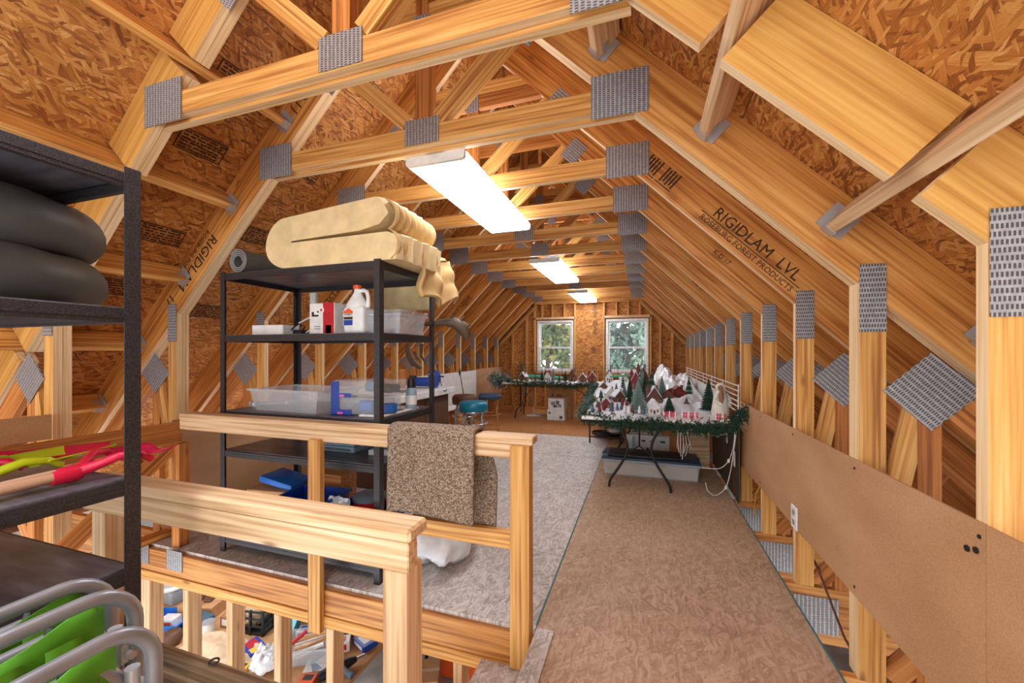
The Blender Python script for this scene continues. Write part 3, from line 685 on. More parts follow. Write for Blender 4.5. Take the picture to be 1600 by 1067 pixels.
# folded lawn chairs
for i, (x, zt, ye) in enumerate([(-.82, .856, .468), (-.92, .884, .495), (-1.03, .876, .512)]):
    t = thing('lawn_chair', ['nearest folded green lawn chair with grey tube frame', 'middle folded green lawn chair with grey tube frame', 'folded green lawn chair closest to the left shelving'][i], 'folding chair', (x, ye - .26, 0), 0, 'folded lawn chairs')
    r = .0125; y1 = .26; y0 = -.26
    def loop(y0, y1, z0, zt, dx, rad=.075):
        p = [(dx, y0, z0)]
        for k in range(9): a = PI - PI / 2 * k / 8; p.append((dx, y0 + rad + rad * math.cos(a), zt - rad + rad * math.sin(a)))
        for k in range(9): a = PI / 2 - PI / 2 * k / 8; p.append((dx, y1 - rad + rad * math.cos(a), zt - rad + rad * math.sin(a)))
        return p + [(dx, y1, z0)]
    MB().tube(loop(y0, y1, .012, zt, 0), r, 10).build('back_frame', 'tube_grey', t, 60)
    MB().tube(loop(y0 + .03, y1 - .03, .012, zt - .05, -.034), r * .95, 10).build('seat_frame', 'tube_grey', t, 60)
    for yy in (y0 + .012, y1 - .012): MB().box((-.017, yy, zt - .13), (.04, .022, .03)).cyl((-.045, yy, zt - .13), (.016, yy, zt - .13), .007, n=8).cyl((-.017, yy - .01, zt - .16), (-.017, yy - .01, zt - .08), .011, n=10).build('hinge', 'galv', t, 40)
    rs = random.Random(i)
    def cloth(u, v, o=rs.uniform(0, 9)):
        y = y0 + .03 + (y1 - y0 - .07) * u; z = zt + .035 - .03 * math.sin(PI * u) - .06 * abs(u - .9) - .62 * v
        return (-.016 + .014 * math.sin(u * 9 + v * 3 + o) * (.3 + v) + .02 * noise.noise(Vector((u * 4, v * 5, o))), y, z - .045)
    MB().grid(cloth, 22, 24).build('fabric', 'green', t, 70, .003)
    MB().tube([(-.03, y1 - .10, zt - .03), (-.02, y1 - .13, zt - .10), (-.03, y1 - .25, zt - .16), (-.028, y1 - .42, zt - .22)], .007, 6).build('strap', 'black', t, 60)
    for q in (.10, .17):
        MB().grid(lambda u, v, q=q: (.006 + .006 * math.sin(v * 8), y1 - q + (u - .5) * .045, zt - .05 - .4 * v), 3, 10).build('fabric_loop', 'green', t, 60, .004)

# ---- things on the far shelving
o = thing('foam_pad', 'thick cream foam pad folded in two on top of the far shelving', 'foam pad', (-1.75, 2.16, 1.845))
def pad_profile():
    th = .135; pts = []; xr, xl = .46, -.46
    out = [(xr, 0)]; out += [(xl, 0)] if 0 else []
    for k in range(17):
        a = -PI / 2 - PI * k / 16; out.append((xl + .06 + .165 * math.cos(a) * 1.0, .165 + .165 * math.sin(a)))
    out += [(.30, .33), (.36, .31), (.40, .24), (.36, .19), (.2, .172), (-.34, .166), (-.36, .160), (-.34, .155), (.2, .150), (.40, .148), (.47, .12)]
    return out
mb = MB(); prof = pad_profile(); ny = 14
vs = []
for j in range(ny + 1):
    y = -.245 + .49 * j / ny; e = 1 - .06 * (abs(2 * j / ny - 1) ** 6)
    for (x, z) in prof:
        b = .010 * noise.noise(Vector((x * 4, y * 4, z * 4))); tilt = .07 * (x + .46)
        w_ = .012 * math.sin(j * 2.4 + z * 60) if x > .25 else 0
        vs.append((x * e + b + w_, y, max(.0, z * e + (tilt * (z / .33)) + b * (1 if z > .02 else 0))))
n = len(prof); fs = [(j * n + k, j * n + (k + 1) % n, (j + 1) * n + (k + 1) % n, (j + 1) * n + k) for j in range(ny) for k in range(n)]
fs += [tuple(range(n)), tuple(ny * n + k for k in range(n - 1, -1, -1))]
mb.add(vs, fs); mb.build('foam_body', 'foam', o, 50)
def gath(u, v):
    z = .30 * (1 - v) + .005; bulge = .055 * abs(math.sin(v * 2 * PI)) ** .7 * 1.0
    x = .40 + bulge + .012 * math.sin(u * 46) - .03 * (1 - v)
    return (x, -.25 + .44 * u, z + .035 * (1 - v))
MB().grid(gath, 90, 20).build('gathered_cover', 'foam_dark', o, 60, .004)
def drape(u, v):
    s = v * .46; y = 2.16 + .36 * u
    if s < .16: x, z = -1.46 + s * .6, 2.0 - s * .35
    else: x, z = -1.364 + .16 * (s - .16), 1.944 - (s - .16) * .95
    f = .03 * math.sin(u * 13 + v * 3) + .03 * noise.noise(Vector((u * 4, v * 4, 3)))
    return (x + f + .02 - (-1.4), y + .10 * u * (v > .3) * v - 2.3 + f * .4, z + f * .5 - 1.85 + .03 * math.sin(u * 9) * v)
dp = thing('foam_cover', 'rumpled tan fabric cover hanging off the back right corner of the shelving', 'fabric', (-1.4, 2.3, 1.85))
MB().grid(drape, 40, 40).build('cloth', 'foam_dark', dp, 70, .02)
MB().grid(lambda u, v: (-1.97 + .50 * u + 1.4, 2.565 + .012 * math.sin(u * 9 + v * 2) - 2.3, 1.99 - .37 * v - .01 * math.sin(u * 6) - 1.85), 20, 12).build('hanging_flap', 'foam', dp, 70, .02)
ro = thing('carpet_roll', 'rolled grey mat lying on top of the far shelving', 'carpet roll', (-2.545, 1.93, 1.922))
mb = MB()
def spiral(r0, turns, n): return [((r0 + .0125 * turns * k / n) * math.cos(2 * PI * turns * k / n), (r0 + .0125 * turns * k / n) * math.sin(2 * PI * turns * k / n)) for k in range(n + 1)]
sp = spiral(.03, 3.4, 90); inn = sp; outp = [(x * (1 + .0075 / max(.01, math.hypot(x, z))), z * (1 + .0075 / max(.01, math.hypot(x, z)))) for x, z in sp]
vs = []; fs = []
for (y) in (0, .58):
    for (a, b) in zip(inn, outp): vs += [(a[0], y, a[1]), (b[0], y, b[1])]
m_ = len(inn) * 2
for k in range(len(inn) - 1):
    fs += [(2 * k, 2 * k + 1, 2 * k + 3, 2 * k + 2), (m_ + 2 * k, m_ + 2 * k + 2, m_ + 2 * k + 3, m_ + 2 * k + 1), (2 * k + 1, m_ + 2 * k + 1, m_ + 2 * k + 3, 2 * k + 3), (2 * k, 2 * k + 2, m_ + 2 * k + 2, m_ + 2 * k)]
mb.add(vs, fs); mb.build('roll', 'grey_carpet', ro, 40)
MB().tube([(x, -.002, z) for x, z in outp[::2]], .0025, 5).build('bound_edge', 'grey_edge', ro)
def carton(name, label, c, d, mat, rz=0, cat='box', tape='tan_cloth', flaps=False, prints=None, group=None):
    t = thing(name, label, cat, c, rz, group); x, y, z = d
    MB().rbb(-x / 2, x / 2, -y / 2, y / 2, 0, z, .004).build('carton', mat, t)
    MB().bb(-x / 2, x / 2, -.02, .02, z, z + .001).build('tape', tape, t)
    if flaps: MB().bb(-x / 2 + .004, x / 2 - .004, -.0015, .0015, z + .001, z + .0018).build('flap_seam', 'brown', t)
    for (px, pz, pw, ph, m) in (prints or []): MB().bb(px - pw / 2, px + pw / 2, -y / 2 - .0012, -y / 2, pz - ph / 2, pz + ph / 2).build('print', m, t)
    return t
carton('box', 'small plain white box on the second shelf of the far shelving', (-2.43, 2.12, 1.434), (.25, .16, .07), 'white', .1)
bx = carton('box', 'red and white tool box carton beside the glue jug', (-1.955, 2.10, 1.434), (.20, .13, .20), 'white', 0, 'box', 'white', False, [(.055, .10, .085, .198, 'red'), (.055, .03, .045, .055, 'white'), (-.07, .13, .018, .03, 'black'), (-.045, .12, .04, .012, 'black'), (-.02, .145, .03, .012, 'black'), (-.035, .05, .05, .006, 'grey'), (-.035, .035, .05, .006, 'grey')])
MB().cyl((0, -.068, .155), (0, -.0655, .155), .022, n=20).build('emblem', 'white', bx); MB().cyl((0, -.069, .155), (0, -.0675, .155), .008, n=14).build('emblem_core', 'red', bx)
# glue jug
j = thing('glue_jug', 'white gallon glue jug with orange cap and red and blue label', 'jug', (-1.70, 2.08, 1.434))
mb = MB(); mb.rbox((0, 0, .085), (.155, .12, .17), .022, 3)
mb.lathe([(.082, .16), (.078, .185), (.055, .22), (.030, .255), (.024, .27), (.024, .285)], (-.012, 0, 0), 20, .92, .75)
mb.build('bottle', 'white_plastic', j, 50)
MB().tube([(.005, 0, .268), (.035, 0, .275), (.06, 0, .262), (.068, 0, .23), (.07, 0, .19), (.066, 0, .165)], .013, 10).build('handle', 'white_plastic', j, 60)
MB().lathe([(.028, .283), (.028, .305), (.024, .308)], (-.012, 0, 0), 18).build('cap', 'orange', j, 40)
lb = MB().bb(-.07, .005, -.0622, -.0602, .05, .145).build('label', 'white', j); MB().bb(-.066, .001, -.063, -.0615, .052, .085).build('label_band', 'blue', lb); MB().bb(-.066, .001, -.063, -.0615, .088, .104).build('label_band', 'dark_print', lb)
MB().prism([(-.068, .125), (.003, .125), (.003, .138), (-.03, .158), (-.068, .138)], -.0632, -.0618).build('label_band', 'orange', lb)
text('lettering', "ELMER'S", .017, 'dark_print', frame((-.0325, -.0635, .117), (1, 0, 0), (0, 0, 1)), lb)
def tub(name, label, c, d, mat, h, rz=0, lid=None, cat='storage bin', flare=.9, group=None, rim=.012):
    t = thing(name, label, cat, c, rz, group); x, y = d[0] / 2, d[1] / 2
    mb = MB(); f = flare; w_ = .004
    def ring(sx, z, o=0): return [(-x * sx + o, -y * sx + o, z), (x * sx - o, -y * sx + o, z), (x * sx - o, y * sx - o, z), (-x * sx + o, y * sx - o, z)]
    vs = ring(f, 0) + ring(1, h) + ring(1, h, w_) + ring(f, w_, w_)
    fs = [(3, 2, 1, 0)] + [(i, (i + 1) % 4, 4 + (i + 1) % 4, 4 + i) for i in range(4)] + [(4 + i, 4 + (i + 1) % 4, 8 + (i + 1) % 4, 8 + i) for i in range(4)] + [(8 + i, 8 + (i + 1) % 4, 12 + (i + 1) % 4, 12 + i) for i in range(4)] + [(12, 13, 14, 15)]
    mb.add(vs, fs).build('tub', mat, t)
    mb = MB(); e = rim
    for (a, b_, c_, d_) in ((-x - e, x + e, -y - e, -y), (-x - e, x + e, y, y + e), (-x - e, -x, -y, y), (x, x + e, -y, y)): mb.bb(a, b_, c_, d_, h - .014, h)
    mb.build('rim', mat, t)
    if lid: MB().rbb(-x - e, x + e, -y - e, y + e, h + .0005, h + .022, .008, 2).build('lid', lid, t, 40)
    return t
tub('storage_bin', 'clear lidded storage bin on the second shelf behind the right upright', (-1.53, 2.22, 1.434), (.27, .30), 'clear_plastic', .125, 0, 'clear_plastic')
t = thing('cord', 'black adapter with a loop of white cord on the second shelf', 'cord', (-2.24, 2.16, 1.434))
MB().rbb(-.06, .03, -.03, .03, 0, .04, .008, 2).build('adapter', 'black', t); MB().tube([(.03, 0, .02), (.09, .01, .05), (.1, .02, .1), (.03, .03, .125), (-.05, .02, .09), (-.07, .03, .03), (0, .05, .012), (.08, .04, .012)], .006, 8).build('lead', 'white', t, 60)
MB().tube([(.02, -.03, .01), (.06, -.04, .06), (.0, -.04, .08), (-.08, -.03, .03)], .005, 6).build('lead', 'black', t, 60)
t = thing('white_bracket', 'tall white strip standing behind the cord on the shelf', 'bracket', (-2.40, 2.42, 1.434)); MB().box((0, 0, .17), (.055, .02, .34)).box((.01, -.012, .10), (.02, .008, .12)).build('strip', 'white', t)
# antlers
def antler(label, loc, main, rad, tines, rz=0):
    t = thing('antler', label, 'antler', loc, rz, 'antlers on the far shelving')
    mb = MB(); mb.tube(main, rad, 10); mb.build('beam_and_palm', 'antler', t, 60)
    for p in tines: MB().tube(p, [.014, .010, .003], 8).build('tine', 'antler', t, 60)
antler('brown palmed antler jutting right past the shelving upright', (-1.55, 2.48, 1.436), [(0, 0, .06), (.06, .03, .085), (.12, .06, .09), (.19, .10, .10), (.26, .12, .095), (.31, .14, .06), (.335, .15, .01), (.34, .15, -.03)], [.018, .016, .02, .028, .042, .05, .036, .014],
       [[(.24, .11, .13), (.25, .11, .15), (.255, .11, .165)], [(.29, .13, .11), (.32, .13, .125), (.325, .13, .145)], [(.33, .14, .07), (.36, .14, .075), (.37, .14, .095)]])
antler('pair of curved brown antlers hanging below the second shelf', (-1.60, 2.56, 1.22), [(-.06, 0, .16), (-.05, 0, .08), (-.02, .01, .02), (.04, .02, -.02)], [.014, .02, .024, .012], [[(.06, 0, .16), (.05, .01, .07), (.09, .02, .0)], [(.0, 0, .1), (.02, 0, .06), (.05, .01, .02)]])
# third shelf
tub('storage_bin', 'open frosted clear tub on the third shelf of the far shelving', (-2.17, 2.12, .934), (.60, .36), 'clear_plastic', .145, -.05, None, 'storage bin', .88)
t = thing('steel_wrench', 'grey steel pipe wrench at the left end of the third shelf', 'wrench', (-2.50, 2.16, .934), .5); MB().tube([(-.10, 0, .018), (.10, 0, .02)], .014, 8).lathe([(.03, 0), (.034, .02), (.026, .036)], (-.12, 0, .0), 12).box((-.14, .02, .018), (.05, .02, .03)).build('wrench_body', 'galv', t, 50)
t = thing('blister_pack', 'clear plastic packs with blue card edges on the third shelf', 'packaging', (-1.63, 2.08, .934), .0)
MB().bb(-.20, -.14, -.10, -.098, 0, .205).bb(-.14, -.05, -.10, -.098, .11, .135).bb(-.14, -.05, -.10, -.098, 0, .035).bb(-.20, -.05, -.10, -.04, 0, .003).build('blue_card', 'blue', t)
MB().rbb(-.19, .19, -.095, .14, .12, .215, .012, 2).build('clear_shell', 'clear_plastic', t); MB().rbb(-.17, .16, -.09, .12, .005, .11, .012, 2).build('clear_shell', 'clear_plastic', t)
MB().rbox((-.01, .0, .05), (.09, .07, .07), .015, 2).build('blue_insert', 'blue_bright', t); MB().rbox((.12, .04, .16), (.10, .12, .05), .015, 2).build('black_insert', 'black', t); MB().rbox((.02, .03, .17), (.08, .1, .06), .015, 2).build('grey_insert', 'slate', t)
MB().bb(-.135, -.10, -.1015, -.1, .112, .126).bb(-.15, -.11, -.1015, -.1, .006, .02).build('pink_logo', 'magenta', t)
t = thing('paper_tray', 'white flat tray with papers under the blue tape roll', 'tray', (-1.50, 2.16, .934)); MB().rbb(-.11, .06, -.20, .20, 0, .014, .005).build('tray', 'white', t); MB().bb(-.09, .04, -.17, .05, .0145, .018).build('papers', 'slate', t)
t = thing('tape_roll', 'bright blue roll of masking tape on the third shelf', 'tape', (-1.475, 2.08, .953)); mb = MB(); n = 24; mb.tube([(.034 * math.cos(2 * PI * k / n), .034 * math.sin(2 * PI * k / n), .025) for k in range(n)], .002, 4, True)
mb = MB(); prof = [(.030, 0), (.045, 0), (.045, .05), (.030, .05)]; vs = []; fs = []
for k in range(n): vs += [(r_ * math.cos(2 * PI * k / n), r_ * math.sin(2 * PI * k / n), z) for r_, z in prof]
for k in range(n):
    for q in range(4): fs.append((k * 4 + q, k * 4 + (q + 1) % 4, ((k + 1) % n) * 4 + (q + 1) % 4, ((k + 1) % n) * 4 + q))
mb.add(vs, fs).build('roll', 'blue_bright', t, 40)
t = thing('spray_bottle', 'grey bottle with a black pump top at the right of the third shelf', 'bottle', (-1.462, 2.30, .934)); MB().lathe([(.034, 0), (.036, .01), (.036, .12), (.03, .145), (.016, .155)], (0, 0, 0), 18).build('bottle', 'grey_blue', t, 50)
MB().lathe([(.028, .150), (.026, .19), (.018, .215)], (0, 0, 0), 14).box((.012, 0, .222), (.045, .018, .018)).build('pump', 'black', t, 40); MB().lathe([(.0368, .04), (.0368, .10)], (0, 0, 0), 18).build('label', 'white', t, 50)
# fourth shelf
t = thing('drawer_organizer', 'blue-grey stacked drawer trays on the fourth shelf', 'organizer', (-1.90, 2.20, .674)); 
for k in range(2): MB().rbb(-.16, .16, -.12, .16, k * .042, k * .042 + .038, .006).build('tray', 'grey_blue', t); MB().bb(-.13, .13, -.122, -.12, k * .042 + .012, k * .042 + .028).build('tray_front', 'slate', t)
mb = MB()
for k in range(8): mb.bb(-.14 + k * .037, -.13 + k * .037, -.11, .15, .08, .10)
mb.build('dividers', 'slate', t)
t = thing('paper_stack', 'white papers lying flat at the right of the fourth shelf', 'papers', (-1.56, 2.25, .674), .15); MB().bb(-.10, .08, -.15, .15, 0, .03).build('sheets', 'white', t); MB().bb(-.09, .09, -.14, .14, .0305, .036).build('top_sheet', 'aqua', t)
# bottom shelf
t = carton('box', 'open cardboard box with a blue plastic lid on top on the bottom shelf', (-2.43, 2.18, .106), (.36, .28, .27), 'cardboard', .12); MB().rbox((.02, .0, .31), (.27, .22, .05), .02, 2, Matrix.Rotation(.22, 3, 'Y')).build('blue_lid', 'blue_bright', t, 40)
tub('storage_bin', 'dark blue open plastic bin on the bottom shelf', (-2.05, 2.06, .106), (.36, .26), 'blue', .29, .1)
tub('storage_bin', 'blue slotted crate with wrappers at the right of the bottom shelf', (-1.66, 2.10, .106), (.34, .34), 'blue', .25, -.05)
t = thing('tub_container', 'red round tub with a grey lid inside the blue crate', 'tub', (-1.70, 2.18, .112)); MB().lathe([(.09, 0), (.10, .24), (.10, .255)], (0, 0, 0), 22).build('tub', 'red', t, 50); MB().lathe([(.106, .25), (.106, .275), (.08, .285)], (0, 0, 0), 22).build('lid', 'metal_lid', t, 40)
t = thing('paper_wrapper', 'crumpled white wrapper standing in the blue crate', 'wrapper', (-1.80, 2.02, .114)); MB().grid(lambda u, v: ((u - .5) * .15 + .02 * noise.noise(Vector((u * 5, v * 5, 0))), .03 * noise.noise(Vector((u * 6, v * 6, 2))), v * .30), 14, 14).build('sheet', 'film', t, None, .004)
def blob(u, v, sx, sy, sz, sd):
    a = u * 2 * PI; b_ = v * PI; k = 1 + .35 * noise.noise(Vector((math.cos(a) * 1.6, math.sin(a) * 1.6, v * 4 + sd))) + .12 * noise.noise(Vector((math.cos(a) * 5, math.sin(a) * 5, v * 11 + sd)))
    return (math.cos(a) * math.sin(b_) * sx * k, math.sin(a) * math.sin(b_) * sy * k, max(0, sz * .55 * (1 - math.cos(b_) * k)))
t = thing('plastic_bag', 'translucent plastic bag spilling on the floor by the shelving foot', 'bag', (-1.24, 2.28, 0)); MB().grid(lambda u, v: blob(u, v, .21, .30, .34, 3), 40, 26).build('film', 'film', t, 50)
t = thing('wooden_crate', 'small orange wooden box end behind the blue bin', 'crate', (-2.16, 2.36, .106)); MB().bb(-.14, .14, -.08, .08, 0, .34).build('crate_body', 'pine_orange', t)
MB().bb(-.14, .14, -.084, -.08, .12, .13).bb(-.14, .14, -.084, -.08, .22, .23).build('slat_gap', 'brown_dark', t)

# ---- cabinet with white top, tool case, stools along the left
t = thing('cabinet', 'brown wooden cabinet with a white top behind the far shelving', 'cabinet', (-2.62, 3.75, 0))
MB().rbb(-.42, .40, -.55, .55, 0, .83, .006).build('body', 'brown', t); MB().rbb(-.46, .46, -.62, .62, .832, .90, .006).build('top', 'white', t)
for q in (-1, 1):
    d_ = MB().bb(.401, .406, q * .26 - .24, q * .26 + .24, .05, .80).build('door', 'brown', t); MB().sphere((.418, q * .05, .45), .013, 1, 1, 1, 10, 6).build('knob', 'galv', d_, 60)
MB().tube([(.46, .3, .88), (.468, .35, .87), (.466, .38, .89)], .005, 6).build('cord_end', 'black', t)
t = thing('drill_case', 'blue plastic power tool standing on the white cabinet top', 'tool case', (-2.42, 4.12, .901), .2); MB().rbox((0, 0, .07), (.30, .12, .10), .02, 2).rbox((.10, 0, .14), (.13, .10, .12), .02, 2).rbox((.09, 0, .03), (.09, .1, .06), .01, 2).build('case', 'blue', t, 40); MB().bb(.05, .12, -.053, -.051, .15, .17).build('badge', 'white', t)
MB().cyl((.15, -.02, .14), (.22, -.02, .13), .008, n=8).build('nozzle', 'black', t)
t = thing('spindle', 'short reddish wooden block beside the blue tool on the cabinet', 'block', (-2.66, 3.98, .901)); MB().lathe([(.04, 0), (.045, .05), (.03, .10), (.04, .17), (.03, .22)], (0, 0, 0), 14).build('turning', 'pine_orange', t, 50)
t = thing('papers', 'loose white sheets and tools on the cabinet top', 'papers', (-2.35, 3.55, .901), .1); MB().bb(-.16, .16, -.2, .2, 0, .006).build('sheet', 'white', t); MB().tube([(-.1, -.1, .018), (.1, .05, .018)], .01, 6).build('marker', 'brown_dark', t); MB().tube([(-.12, .05, .016), (.06, -.12, .016)], .008, 6).build('marker', 'black', t)
def stool(label, loc, r, seat, top, legm='chrome', square=False):
    t = thing('bar_stool', label, 'stool', loc, .35, 'bar stools'); H = top
    if square: MB().rbox((0, 0, H - .035), (r * 2, r * 2, .07), .02, 3).build('seat', seat, t, 50)
    else:
        MB().lathe([(r * .9, H - .125), (r, H - .10), (r * 1.02, H - .05), (r * .97, H - .02), (r * .85, H), (.001, H + .006)], (0, 0, 0), 32).build('seat', seat, t, 50)
        MB().torus((0, 0, H - .12), r * .97, .008, 32, 6).build('seat_band', legm, t, 60)
    for k in range(4):
        a = PI / 4 + k * PI / 2; c, s = math.cos(a), math.sin(a)
        lg = MB().tube([(c * .06, s * .06, H - .13), (c * r * .72, s * r * .72, H - .135), (c * r * .86, s * r * .86, H - .17), (c * r * 1.2, s * r * 1.2, .012)], .012, 8).build('leg', legm, t, 60)
        MB().lathe([(.015, 0), (.015, .03)], (c * r * 1.2, s * r * 1.2, 0), 8).build('foot', 'black', lg)
    MB().torus((0, 0, .28), r * 1.06, .009, 32, 8).build('foot_ring', legm, t, 60); MB().torus((0, 0, .46), r * .98, .007, 32, 8).build('foot_ring', legm, t, 60)
stool('teal vinyl bar stool with chrome legs', (-1.96, 4.45, 0), .175, 'teal', .72)
stool('brown vinyl bar stool behind the teal one', (-2.30, 4.92, 0), .165, 'brown', .74)
stool('blue square cushioned stool behind the teal one on the right', (-2.02, 5.15, 0), .15, 'navy', .74, 'pine_orange', True)
t = thing('fishing_rod', 'thin dark rod with a green tip leaning by the white panel', 'rod', (-2.62, 5.6, 0)); MB().tube([(.18, -.1, 0), (0, 0, .62), (-.10, .05, .98)], [.011, .009, .006], 8).build('shaft', 'black', t, 60); MB().lathe([(.008, 0), (.022, .05), (.004, .12)], (-.10, .05, .95), 8).build('tip', 'fir', t, 60)
t = thing('fishing_rod', 'short dark rod leaning beside the blue tool', 'rod', (-2.66, 4.9, 0)); MB().tube([(.22, -.1, 0), (.12, -.05, .62), (-.0, 0, .94)], [.010, .008, .005], 8).build('shaft', 'black', t, 60); MB().lathe([(.012, 0), (.014, .06), (.008, .08)], (.0, 0, .90), 8).build('grip', 'slate', t, 60)
t = thing('floor_frame', 'low white shelf board behind the stools', 'board', (-2.72, 5.3, 0)); board('shelf', (-.2, -.6, .42), (-.2, .9, .42), .2, .02, (1, 0, 0), 'white', t); 
for y in (-.5, .8): board('leg', (-.2, y, .41), (-.2, y, 0), .06, .04, (0, 1, 0), 'pine', t)

# ---- village tables
def wishbone(t, y, x0, x1, H):
    for s, x in ((1, x0), (-1, x1)):
        cx = (x0 + x1) / 2; q = s
        pts = [(x, y, 0), (x, y, .06), (x + q * .10, y, .21), (x + q * .165, y, .33), (x + q * .175, y, .42), (x + q * .14, y, .52), (x + q * .04, y, .66), (x + q * .03, y, H - .03)]
        P_ = []
        for i in range(len(pts) - 1):
            a, b = Vector(pts[i]), Vector(pts[i + 1])
            for k in range(4): P_.append(a.lerp(b, k / 4))
        P_.append(Vector(pts[-1]))
        for _ in range(3): P_ = [P_[0]] + [(P_[i - 1] + P_[i] * 2 + P_[i + 1]) / 4 for i in range(1, len(P_) - 1)] + [P_[-1]]
        MB().tube(P_, .0125, 8).build('leg', 'black', t, 60)
    cx = (x0 + x1) / 2
    MB().tube([(x0 + .165, y, .33), (cx, y, .42), (x1 - .165, y, .33)], .008, 6).build('cross_bar', 'black', t, 60)
    MB().tube([(x0 + .16, y, .29), (cx, y, .305), (x1 - .16, y, .29)], .005, 6).build('cross_bar', 'black', t, 60)
    MB().tube([(cx, y, .42), (cx, y + .45, H - .05)], .009, 6).build('brace', 'black', t, 60)
nt = thing('folding_table', 'near village table with curved black legs', 'table', (0, 4.7, 0), 0, 'village tables')
MB().rbb(-.56, .765, -.86, .86, .672, .702, .006).build('table_top', 'white_plastic', nt)
wishbone(nt, -.70, -.31, .25, .68); wishbone(nt, .68, -.31, .25, .68)
t = thing('folding_table', 'middle village table with straight black legs and a floor bar', 'table', (0, 6.5, 0), 0, 'village tables')
MB().rbb(-.75, .765, -.9, .9, .672, .702, .006).build('table_top', 'white_plastic', t)
for x in (-.73, -.30, .70):
    for y in (-.66, .8): MB().bb(x - .011, x + .011, y - .011, y + .011, 0, .672).build('leg', 'black', t)
MB().bb(-.72, .70, -.668, -.652, .085, .10).build('floor_bar', 'black', t); MB().bb(-.72, .70, .792, .808, .085, .10).build('floor_bar', 'black', t)
t = thing('folding_table', 'right corner village table under the right window', 'table', (0, 8.05, 0), 0, 'village tables')
MB().rbb(-.76, .765, -.6, .6, .672, .702, .006).build('table_top', 'white_plastic', t)
for x in (-.6, .6):
    for y in (-.5, .5): MB().tube([(x, y, 0), (x, y, .672)], .012, 8).build('leg', 'black', t)
t = thing('folding_table', 'back village table under the left window', 'table', (-1.72, 7.8, 0), 0, 'village tables')
MB().rbb(-.93, .93, -.40, .40, .69, .722, .006).build('table_top', 'white_plastic', t)
for x in (-.70, .72):
    MB().tube([(x - .0, -.26, 0), (x + .02, -.24, .16), (x + .09, -.20, .24), (x + .10, -.2, .69)], .012, 8).build('leg', 'black', t, 60)
    MB().tube([(x + .02, .28, 0), (x + .03, .26, .16), (x + .09, .2, .24), (x + .10, .2, .69)], .012, 8).build('leg', 'black', t, 60)
    MB().tube([(x + .10, -.2, .24), (x + .10, .2, .24)], .009, 6).build('cross_bar', 'black', t)
    MB().tube([(x + .10, 0, .40), (x + .42 * (1 if x < 0 else -1), 0, .68)], .007, 6).build('brace', 'black', t)
# snow blankets, hills
def hill(label, loc, sx, sy, sz, seed, mat='snow', n=36, name='snow_hill', cat='snow blanket'):
    t = thing(name, label, cat, loc)
    def f(u, v):
        x, y = (u * 2 - 1), (v * 2 - 1); e = max(0, 1 - max(abs(x), abs(y)) ** 4)
        h = (.55 + .5 * noise.noise(Vector((x * 1.6, y * 1.6, seed))) + .14 * noise.noise(Vector((x * 6, y * 6, seed)))) * e
        return (x * sx, y * sy, max(.001, h * sz))
    MB().grid(f, n, n).build('blanket', mat, t, 70); return t
hill('white snow blanket hill at the right of the near village table', (.42, 4.62, .703), .30, .26, .20, 4)
hill('thin snow blanket spread on the near village table', (-.16, 4.5, .703), .36, .62, .035, 9)
hill('large shiny crumpled plastic snow mountain on the middle village table', (.42, 6.25, .703), .33, .62, .50, 41, 'film', 60, 'snow_mountain')
hill('white snow patch on the left of the middle village table', (-.40, 6.6, .703), .30, .6, .14, 33)
hill('white snow blanket on the back village table', (-1.7, 7.82, .723), .80, .30, .05, 12)
hill('snow blanket along the right corner village table', (-.1, 8.05, .703), .55, .5, .10, 15)
# bottle brush trees
def brush_mesh(h, r, mats, seed):
    rs = random.Random(seed); mb = MB(); nl = 13
    for i in range(nl):
        z0 = h * (.10 + .86 * i / nl); rr = r * (1 - (i / nl) ** 1.25) * rs.uniform(.92, 1.08) + .004; n = 18
        a0 = rs.uniform(0, 1); top = z0 + h * .12
        vs = [(0, 0, top)]
        for k in range(n * 2):
            a = a0 + PI * k / n; q = rr * (1 if k % 2 == 0 else .70); vs.append((math.cos(a) * q, math.sin(a) * q, z0 - (.012 if k % 2 == 0 else -.004)))
        mb.cm = 1 if i % 3 == 2 else 0
        mb.add(vs, [(0, k + 1, (k + 1) % (2 * n) + 1) for k in range(2 * n)] + [tuple(range(2 * n, 0, -1))])
    return mb.mesh('bristles', mats)
def base_mesh(h, r):
    return MB().lathe([(.028, 0), (.028, .012), (.008, .016), (.006, h * .14)], (0, 0, 0), 10).mesh('stand', 'brown')
BM = [brush_mesh(1, .24, ['fir', 'fir_frost'], 1), brush_mesh(1, .26, ['fir_dark', 'fir'], 2), brush_mesh(1, .25, ['fir_frost', 'fir_frost'], 3)]
def brush_tree(label, x, y, z, h, wd=1.0, kind=0):
    t = thing('bottlebrush_tree', label, 'toy tree', (x, y, z), random.uniform(0, 6), 'bottlebrush trees of the village')
    o = bpy.data.objects.new('bristles', BM[kind]); COL.objects.link(o); o.scale = (h * wd, h * wd, h); put(o, t)
    MB().lathe([(.030, 0), (.030, .012), (.007, .016), (.005, h * .16)], (0, 0, 0), 8).build('stand', 'brown', t)
brush_tree('tallest frosted bottlebrush tree at the front centre of the near village table', -.04, 4.16, .71, .36, 1.1, 2)
brush_tree('tall dark bottlebrush tree at the right of the near table beside the fur figure', .63, 4.40, .71, .35, 1.0, 1)
brush_tree('small dark bottlebrush tree left of the snow hill', .25, 4.22, .71, .19, 1.3, 1)
brush_tree('bottlebrush tree behind the snow hill on the near table', .53, 5.2, .71, .32, 1.0, 0)
brush_tree('slim bottlebrush tree left of the tallest one', -.14, 4.80, .71, .33, .8, 1)
brush_tree('broad frosted bottlebrush tree behind the tall brown house', .22, 5.05, .71, .33, 1.1, 2)
